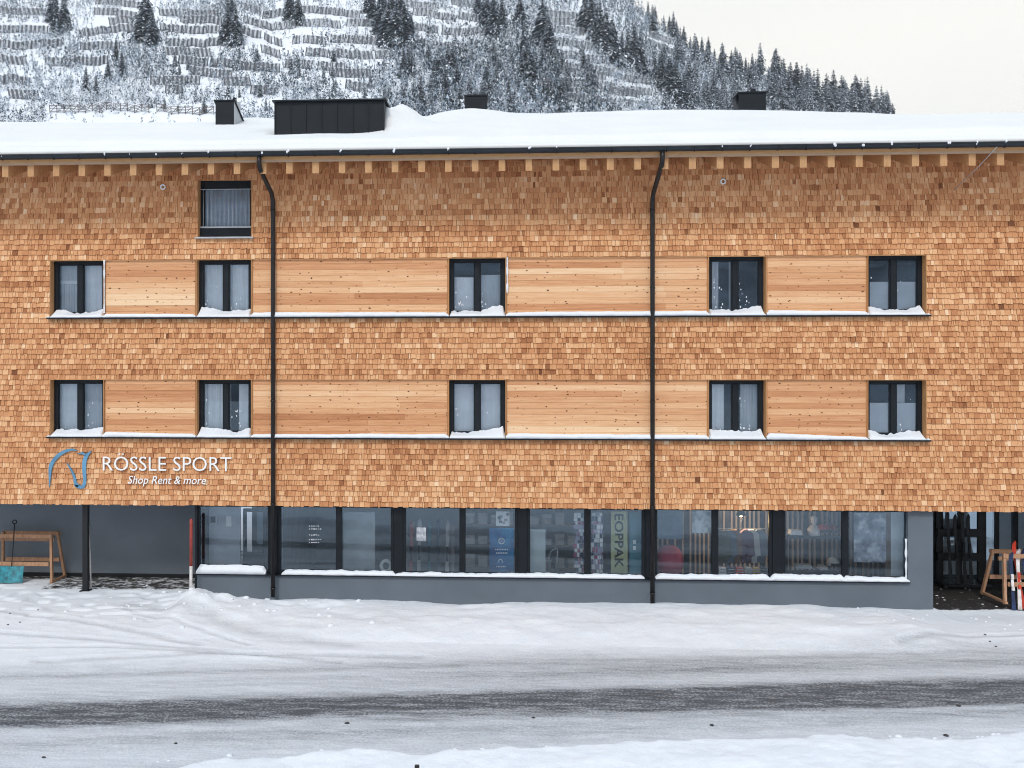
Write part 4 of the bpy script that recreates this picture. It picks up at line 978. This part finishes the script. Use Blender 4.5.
hg = MB(); hg.tube([(t[0]+.055*math.cos(q), 1.28, t[2]+.03+.05*math.sin(q)) for q in np.linspace(-math.pi/2, 1.5*math.pi, 15)], .014, 6); o = hg.build('grip', M['dark'], she); o.location = (-a[0], -.95, -zc)
m = MB(); a = P(90.5, 573, .46); b = P(89, 528, .42); m.tube([(a[0], .50, gz(a[0], .5)-.01), (b[0], .41, b[2])], .02, 8); m.tube([(b[0], .41, b[2]-.002), (b[0]-.001, .408, b[2]+.05)], .024, 8)
one('broom_handle', m, M['whitep'], 'thin pale pole leaning on the black carport column', 'pole')
# marker pole
a = P(191, 597, -.3); gzz = gz(a[0], -.3); mp_ = empty('marker_pole', (a[0], -.3, gzz), 'red and white snow marker pole at the corner of the shop', 'marker pole')
zt, zm = Z(191, 520, -.3), Z(191, 566, -.3)
def sub(mb, n, mat, e): o = mb.build(n, mat, e); o.location = (-e.location[0], -e.location[1], -e.location[2]); return o
m = MB(); m.tube([(a[0], -.3, zm), (a[0]+.004, -.3, zt), (a[0]+.004, -.3, zt+.03)], [.038, .038, .018], 12); sub(m, 'red_section', M['red'], mp_)
m = MB(); m.tube([(a[0]-.003, -.3, gzz-.1), (a[0], -.3, zm)], .037, 12); sub(m, 'white_section', M['whitep'], mp_)
# black stake poking out of the foreground berm
d = ray(417, 765.2); s = 12.3; sx, sy_, szt = d[0]*s, CY+d[1]*s, CZ+d[2]*s
m = MB(); m.box(sx-.028, sx+.028, sy_-.028, sy_+.028, -.1, szt, bev=.006)
one('stake', m, M['black'], 'black stake tip poking out of the foreground snow berm', 'stake')
# skis against the right rack
gr = 'skis leaning on the entrance rack'
for (xa, ya, xb, yb, Yb_, mts, lb_) in ((1023, 601, 1012.5, 541, .55, ('orange', 'whitep'), 'red ski leaning on the entrance rack, tallest of the group'),
                                 (1013.5, 606, 1010, 552, .35, ('navy', 'whitep'), 'navy ski leaning in front of the red one'),
                                 (1019.5, 605, 1017, 549, .42, ('whitep', 'orange'), 'white and red ski squeezed between the navy and red ones'),
                                 (1029, 606, 1022, 548, .5, ('navy', 'orange'), 'dark ski at the right edge of the entrance rack')):
    b = P(xb, yb, Yb_+.2); ap = P(xa, ya, Yb_-.1)
    ski('ski', (ap[0], Yb_-.12, gz(ap[0], Yb_-.12)), b, .1, [M[mts[0]], M[mts[1]]], lb_, gr)
# dark ski stand and skis, built in place of a rack's reflection
rk = MB(); Yk = 2.9; xa, xb = X(938, Yk), X(984, Yk); 
for yy in (533, 557): zz = Z(960, yy, Yk); rk.box(xa, xb, Yk, Yk+.08, zz-.10, zz+.10)
zt = Z(960, 512, Yk); rk.box(xa, xa+.1, Yk+.085, Yk+.18, 0, zt); rk.box(xb-.1, xb, Yk+.085, Yk+.18, 0, zt)
rk.box(xa-.02, xb+.02, Yk-.4, Yk+.45, 0.03, .09)
one('ski_stand', rk, M['black'], 'black slatted ski stand standing in for a rack reflected in the entrance glass', 'ski stand')
for i, px in enumerate((947, 954.5, 961.5, 967.5)):
    b = P(px, 511+i % 2*3, Yk-.06); ski('ski', (b[0], Yk-.28, .1), (b[0], Yk-.05, b[2]), .10, [M['black'], M['dark']], 'upright black ski standing in for one reflected in the entrance glass', 'skis upright in the black stand', .06)
m = MB()
for k in range(16):
    a = (random.uniform(XR+.2, XR+2.6), random.uniform(.5, 3.0)); r = random.uniform(.012, .035); z = gz(*a); vs = []
    for i in range(4):
        for j in range(6): al = math.pi*i/3; be = 2*math.pi*j/6; vs.append((a[0]+r*1.4*math.sin(al)*math.cos(be), a[1]+r*math.sin(al)*math.sin(be), z+r*.5*math.cos(al)))
    m.add(vs, [(i*6+j, i*6+(j+1) % 6, i*6+6+(j+1) % 6, i*6+6+j) for i in range(3) for j in range(6)], smooth=True)
tag(m.build('snow_crumbs', M['snow']), 'crumbs of snow on the dark paving of the entrance', 'snow', kind='stuff')
# snow lumps and clods
def lumps(name, spots, mat, label, cat):
    m = MB()
    for x, y, r in spots:
        z = gz(x, y); vs = []
        for i in range(6):
            for j in range(8):
                al = math.pi*i/5; be = 2*math.pi*j/8; k = random.uniform(.75, 1.2)
                vs.append((x+r*1.25*k*math.sin(al)*math.cos(be), y+r*k*math.sin(al)*math.sin(be), z+r*.1+r*.7*k*math.cos(al)))
        m.add(vs, [(i*8+j, i*8+(j+1) % 8, i*8+8+(j+1) % 8, i*8+8+j) for i in range(5) for j in range(8)], smooth=True)
    return tag(m.build(name, mat), label, cat, kind='stuff')
sp = []
for k in range(38): sp.append((random.gauss(XL+1.6, 1.6), random.gauss(-1.4, .8), min(.07, abs(random.gauss(.02, .022))+.012)))
for k in range(40): sp.append((random.uniform(-16, XL), random.uniform(-2.5, 1.2), random.uniform(.012, .035)))
for k in range(26): sp.append((random.uniform(XR-2.2, XR+2.5), random.uniform(-2.0, -.2), random.uniform(.012, .032)))
for k in range(70):
    x = random.uniform(-5, 13); sp.append((x, .14*x-9.2+random.gauss(0, .12), random.uniform(.015, .05)))
lumps('snow_lumps', [s for s in sp if not (XL-.1 < s[0] < XR and s[1] > -.1)], M['snow'], 'broken lumps of snow along the ploughed heap and forecourt', 'snow')
sp = []
for k in range(8):
    x = random.uniform(-12, 11); sp.append((x, .14*x+random.choice((-7.9, -8.4, -8.7, -7.6))+random.gauss(0, .2), random.uniform(.012, .035)))
for px, py in ((10, 615), (38, 612), (8, 624), (20, 622), (985, 630), (990, 636), (996, 640)): x, y = G(px, py, .1); sp.append((x, y, .022))  # the rightmost dark lumps stand in for footprints in the snow
lumps('clods_and_footprints', sp, M['clod'], 'dark clods of dirt on the snowy road and dark lumps in place of footprints', 'dirt')

# ------------------------------------------------------------------ trees
def conifer(seed, snowp, wide, levels=24, br=9, ragged=.3, bare=0.06, frost=False):
    r = np.random.default_rng(seed); co, fa, mi = [], [], []
    def kite(p, d, side, ln, w_, droop, m, lift=0):
        b = len(co); tip = p+d*ln+np.array((0, 0, -droop)); mid = p+d*ln*.5+np.array((0, 0, -droop*.32+lift))
        co.extend([p, mid+side*w_, tip, mid-side*w_]); fa.append((b, b+1, b+2)); fa.append((b, b+2, b+3)); mi.extend([m, m])
    for k in range(levels):
        zf = bare+(1-bare)*(k+r.random()*.6)/levels
        rad = wide*(1-zf)**.8+.012; rad *= 1+ragged*(r.random()-.5)
        for j in range(br):
            a = 2*math.pi*(j+r.random())/br; d = np.array((math.cos(a), math.sin(a), 0)); sd = np.array((-d[1], d[0], 0))
            ln = rad*r.uniform(.6, 1.15); p = np.array((0, 0, min(.985, zf+.012)))
            w_ = ln*r.uniform(.2, .34)+.006
            m = 1 if r.random() < snowp*.45 else 0
            kite(p, d, sd, ln, w_, ln*r.uniform(.28, .65), m)
            # hanging twigs towards the tip
            for q in range(2):
                f = r.uniform(.35, .95); pp = p+d*ln*f+np.array((0, 0, -ln*.35*f)); a2 = a+r.uniform(-1, 1); d2 = np.array((math.cos(a2), math.sin(a2), 0))
                kite(pp, d2, np.array((-d2[1], d2[0], 0)), ln*.36, ln*.10+.004, ln*r.uniform(.15, .4), 1 if r.random() < snowp*.55 else 0)
            if r.random() < snowp:
                kite(p+d*ln*.3+np.array((0, 0, .004)), d, sd, ln*r.uniform(.35, .62), w_*r.uniform(.5, .95), ln*r.uniform(.12, .35), 1, .006)
    co = np.array(co)
    crown = tri_mesh('crown', co, np.array(fa), np.array(mi), [M['frost'] if frost else M['needle'], M['tsnow']])
    t = MB(); t.tube([(0, 0, -.04), (0, 0, .4), (0, 0, .97)], [.02, .012, .002], 6)
    to = t.build('trunk', M['bark']); tm = to.data; bpy.data.objects.remove(to)
    return crown, tm
KINDS = {
    'dark': [conifer(10+i, .55, w_, 28, 10) for i, w_ in enumerate((.21, .25, .18, .28))],
    'grey': [conifer(30+i, .85, w_, 22, 9) for i, w_ in enumerate((.19, .23, .17))],
    'sky': [conifer(50+i, .4, w_, 26, 9, .5) for i, w_ in enumerate((.17, .20, .23))]}
LABEL = {'dark': 'dark snow dusted conifer standing among the snow barriers on the slope',
         'grey': 'frosted grey-white conifer growing on the wooded part of the slope',
         'sky': 'dark conifer standing along the skyline of the wooded spur'}
GROUP = {'dark': 'dark conifers on the barrier slope', 'grey': 'frosted conifers on the slope', 'sky': 'conifers along the skyline'}
def tree(px, py, hpx, kind, label=None):
    x, y, z, r = HILL(px, py); h = hpx*r/F
    crown, trunk = random.choice(KINDS[kind])
    e = link(bpy.data.objects.new('conifer_tree', None)); e.location = (x, y, z-.3); e.rotation_euler = (0, 0, random.random()*6.3)
    k = random.uniform(.9, 1.15); e.scale = (h*k, h*k, h); e.empty_display_size = .1
    tag(e, label or LABEL[kind], 'tree', None if label else GROUP[kind])
    for n, me in (('crown', crown), ('trunk', trunk)):
        o = link(bpy.data.objects.new(n, me)); o.parent = e
DARK = [(56, 36, 46), (64, 32, 40), (52, 22, 35), (146, 42, 55), (152, 46, 40), (228, 44, 50), (235, 48, 46), (232, 26, 40), (290, 22, 40), (298, 26, 35),
        (372, 26, 42), (380, 36, 46), (388, 46, 50), (396, 50, 54), (404, 52, 50), (368, 14, 30), (411, 48, 36), (384, 22, 40), (400, 32, 42), (392, 30, 40),
        (478, 18, 30), (486, 28, 38), (494, 36, 42), (502, 32, 38), (520, 30, 34), (524, 62, 40), (526, 82, 42), (531, 92, 42), (522, 86, 34), (543, 47, 50), (549, 58, 42),
        (585, 32, 40), (592, 34, 46), (600, 54, 54), (606, 60, 54), (612, 64, 46), (597, 47, 45), (628, 68, 42), (634, 72, 48), (640, 74, 44), (622, 64, 34),
        (662, 92, 42), (670, 102, 46), (676, 108, 46), (684, 110, 38), (690, 114, 34), (655, 87, 33), (116, 62, 26), (108, 84, 24), (86, 92, 26), (96, 98, 24), (122, 78, 28)]
for d in DARK: tree(*d, 'dark')
SKYL = [(645, 12), (690, 44), (740, 66), (800, 90), (850, 104), (900, 119)]
def sky_y(x): return float(np.interp(x, [s[0] for s in SKYL], [s[1] for s in SKYL]))
x = 648
while x < 890:
    tree(x, sky_y(x)+random.uniform(-1, 4), random.uniform(16, 27) if x < 770 else random.uniform(27, 42), 'sky'); x += random.uniform(5, 9)
tree(892.5, 121, 26, 'sky', 'slim lone conifer at the low right end of the wooded skyline'); tree(906, 122, 15, 'sky', 'smallest conifer, standing apart at the far right of the skyline')
tree(887, 123, 17, 'sky', 'short conifer just left of the slim lone one on the skyline')
cnt = 0
while cnt < 110:
    x = random.uniform(650, 888); y = random.uniform(sky_y(x)+6, 128)
    if y > 132: continue
    tree(x, y, random.uniform(22, 40), 'grey'); cnt += 1
for k in range(58): tree(random.uniform(130, 400), random.uniform(60, 116), random.uniform(9, 20), 'grey')
for k in range(30): tree(random.uniform(400, 570), random.uniform(70, 116), random.uniform(20, 34), 'dark')
for k in range(72): tree(random.uniform(400, 600), random.uniform(56, 118), random.uniform(14, 32), 'grey')
BAR = [(0, 12, 48, 14), (0, 30, 48, 32), (94, 12, 140, 17), (81, 35, 147, 27), (80, 48, 120, 48), (45, 64, 108, 63), (0, 61, 28, 63), (18, 48, 62, 45), (95, 2, 142, 6),
       (160, 14, 220, 15), (160, 30, 220, 32), (165, 44, 218, 46), (243, 7, 262, 13), (262, 16, 288, 13), (243, 19, 271, 29), (272, 29, 297, 26), (240, 31, 261, 38),
       (264, 38, 272, 42), (275, 44, 283, 45), (292, 42, 300, 42), (303, 40, 326, 43), (262, 51, 282, 58), (212, 65, 280, 71), (178, 62, 208, 64), (225, 84, 252, 85), (165, 91, 182, 92),
       (300, 9, 360, 16), (302, 23, 342, 27), (346, 24, 372, 25), (330, 41, 380, 43), (376, 57, 392, 58), (345, 88, 368, 91), (317, 68, 345, 69), (330, 56, 374, 58),
       (412, 12, 456, 20), (412, 29, 438, 32), (452, 3, 500, 9), (458, 17, 480, 20), (441, 32, 508, 35), (548, 14, 578, 18), (550, 29, 584, 34), (550, 42, 592, 48), (554, 55, 612, 63), (548, 66, 612, 74),
       (560, 84, 614, 88), (545, 92, 582, 96), (565, 100, 632, 105), (648, 34, 682, 46), (646, 42, 678, 54), (616, 78, 650, 82), (600, 90, 652, 94), (650, 62, 676, 70), (622, 104, 654, 108),
       (0, 82, 30, 84), (395, 4, 440, 8), (415, 45, 470, 50), (250, 92, 275, 93), (330, 74, 372, 76), (180, 20, 222, 23), (0, 46, 22, 48), (110, 24, 142, 20), (305, 55, 328, 55), (285, 66, 312, 67), (165, 53, 212, 55), (150, 82, 200, 84), (610, 92, 640, 96), (548, 22, 590, 26), (556, 72, 606, 78), (190, 74, 232, 78), (10, 96, 40, 97)]
# frosted scrub and young trees: one mass
rg = np.random.default_rng(5)
NB = 98000
px = rg.uniform(-330, 905, NB); tt = np.array([hill_t(p) for p in px]); ra = np.interp(tt, T_, R0)+70; rb = np.interp(tt, T_, RR)-15
rr_ = ra+(rb-ra)*rg.random(NB); bx, by, bz = hill_p(tt, rr_); el = (bz-CZ)/rr_; yy = 372-el*996
dens = .52+1.5*fbm(bx*.03, by*.03, 55)+np.where(yy > 50, .32, .0)+np.where(px > 390, .2, 0)
ok = (el < .43) & (el > .20) & (rg.random(NB) < dens)
ok &= ~((px > 655) & (rg.random(NB) < .45))
for (x0, y0, x1, y1) in BAR:
    yl = y0+(y1-y0)*(px-x0)/(x1-x0+1e-6)
    ok &= ~((px > x0-1) & (px < x1+1) & (yy > yl+1) & (yy < yl+13) & (rg.random(NB) < .72))
ok &= ~((px > 46) & (px < 217) & (yy > 104) & (rg.random(NB) < .93))
bx, by, bz, px = bx[ok][:29000], by[ok][:29000], bz[ok][:29000], px[ok][:29000]; n0 = len(bx); K = 32
hh = rg.uniform(1.2, 4.2, n0)*np.where(px > 390, 1.35, 1); hh *= np.where(rg.random(n0) < .12, 1.7, 1)
wid = rg.uniform(.20, .42, n0)
fz = rg.random((n0, K)); an = rg.random((n0, K))*6.283; rad = (hh*wid)[:, None]*(1.05-fz)*rg.uniform(.2, 1.1, (n0, K))
pc = np.stack([bx[:, None]+np.cos(an)*rad, by[:, None]+np.sin(an)*rad, bz[:, None]-.2+hh[:, None]*fz], -1)
dd = rg.normal(size=(n0, K, 3, 3))*(.10+.024*hh)[:, None, None, None]; dd[..., 2] *= 1.35
co = (pc[:, :, None, :]+dd).reshape(-1, 3)
fa = np.arange(len(co)).reshape(-1, 3)
sp_ = np.clip(.28+.9*fbm(bx*.02, by*.02, 77), .12, .62); u_ = rg.random((n0, K)); u2 = rg.random((n0, K))
dk = np.clip(.52+1.2*fbm(bx*.05, by*.05, 78), .15, .8)
mi = np.where(u_ < sp_[:, None], 2, np.where(u2 < dk[:, None], 0, 1)).reshape(-1)
me = tri_mesh('frosted_scrub', co, fa, mi, [M['needle'], M['frost'], M['tsnow']])
tag(link(bpy.data.objects.new('frosted_scrub', me)), 'frosted scrub and young trees covering the avalanche slope', 'scrub', kind='stuff')
# ------------------------------------------------------------------ avalanche barriers
def where(px, py):
    h = 'upper' if py < 35 else 'middle' if py < 70 else 'lower'
    return h
def barrier(i, x0, y0, x1, y1):
    n = max(2, int(abs(x1-x0)/4.2)); m = MB(); pts = []
    for k in range(n+1):
        px = x0+(x1-x0)*k/n; py = y0+(y1-y0)*k/n+math.sin(k*.5+i)*.5; q = HILL(px, py+3); pts.append(np.array(q[:3])); r = q[3]
    H = 2.55
    up = np.array((0, -.22, 1.0)); up /= np.linalg.norm(up)
    for a, b in zip(pts[:-1], pts[1:]):
        a2 = a+(b-a)*.06; b2 = b-(b-a)*.10
        sk = (b-a)*(.38 if i % 3 else -.30)*random.uniform(.7, 1.1); b2 = b-(b-a)*.2
        for q in range(7):
            h0 = H*(.08+.135*q)
            p0, p1 = a2+up*h0+sk*h0/H, b2+up*h0+sk*h0/H
            m.bar(tuple(p0), tuple(p1), .1, .21)
        m.bar(tuple(a2-up*.4), tuple(a2+up*H*1.05+sk), .34, .30, 2, (0, 1, 0)); m.bar(tuple(b2-up*.4), tuple(b2+up*H*1.05+sk), .26, .26, 2, (0, 1, 0))
        m.bar(tuple(a2+up*(H*1.04)+sk), tuple(b2+up*(H*1.04)+sk), .3, .12, 1)
    o = m.build('avalanche_barrier', [M['timber'], M['tsnow'], M['post']])
    side = 'left' if x0 < 240 else 'middle' if x0 < 520 else 'right'
    tag(o, f'grey avalanche barrier row on the {where(x0, y0)} {side} part of the snowy slope', 'avalanche barrier', f'avalanche barriers on the {where(x0, y0)} {side} slope')
for i, b in enumerate(BAR): barrier(i, *b)
# brown post-and-rail fences low on the slope
def railfence(x0, y0, x1, y1, label):
    n = int((x1-x0)/7); m = MB(); pts = [np.array(HILL(x0+(x1-x0)*k/n, y0+(y1-y0)*k/n+4)[:3]) for k in range(n+1)]
    for a in pts: m.bar(tuple(a-np.array((0, 0, .3))), tuple(a+np.array((0, -.3, 2.2))), .16, .16)
    for a, b in zip(pts[:-1], pts[1:]):
        for h in (.4, .8, 1.2, 1.6, 2.0): m.bar(tuple(a+np.array((0, -.15*h, h))), tuple(b+np.array((0, -.15*h, h))), .07, .12)
        m.bar(tuple(a+np.array((0, 0, .2))), tuple(b+np.array((0, -.3, 2.0))), .08, .12)
    one('rail_fence', m, plain('weathered fence timber', (.13, .11, .105), .9), label, 'fence')
railfence(50, 110, 149, 110, 'longer brown rail fence low on the slope above the left roof'); railfence(157, 111, 214, 112, 'shorter brown rail fence low on the slope left of the roof vent')
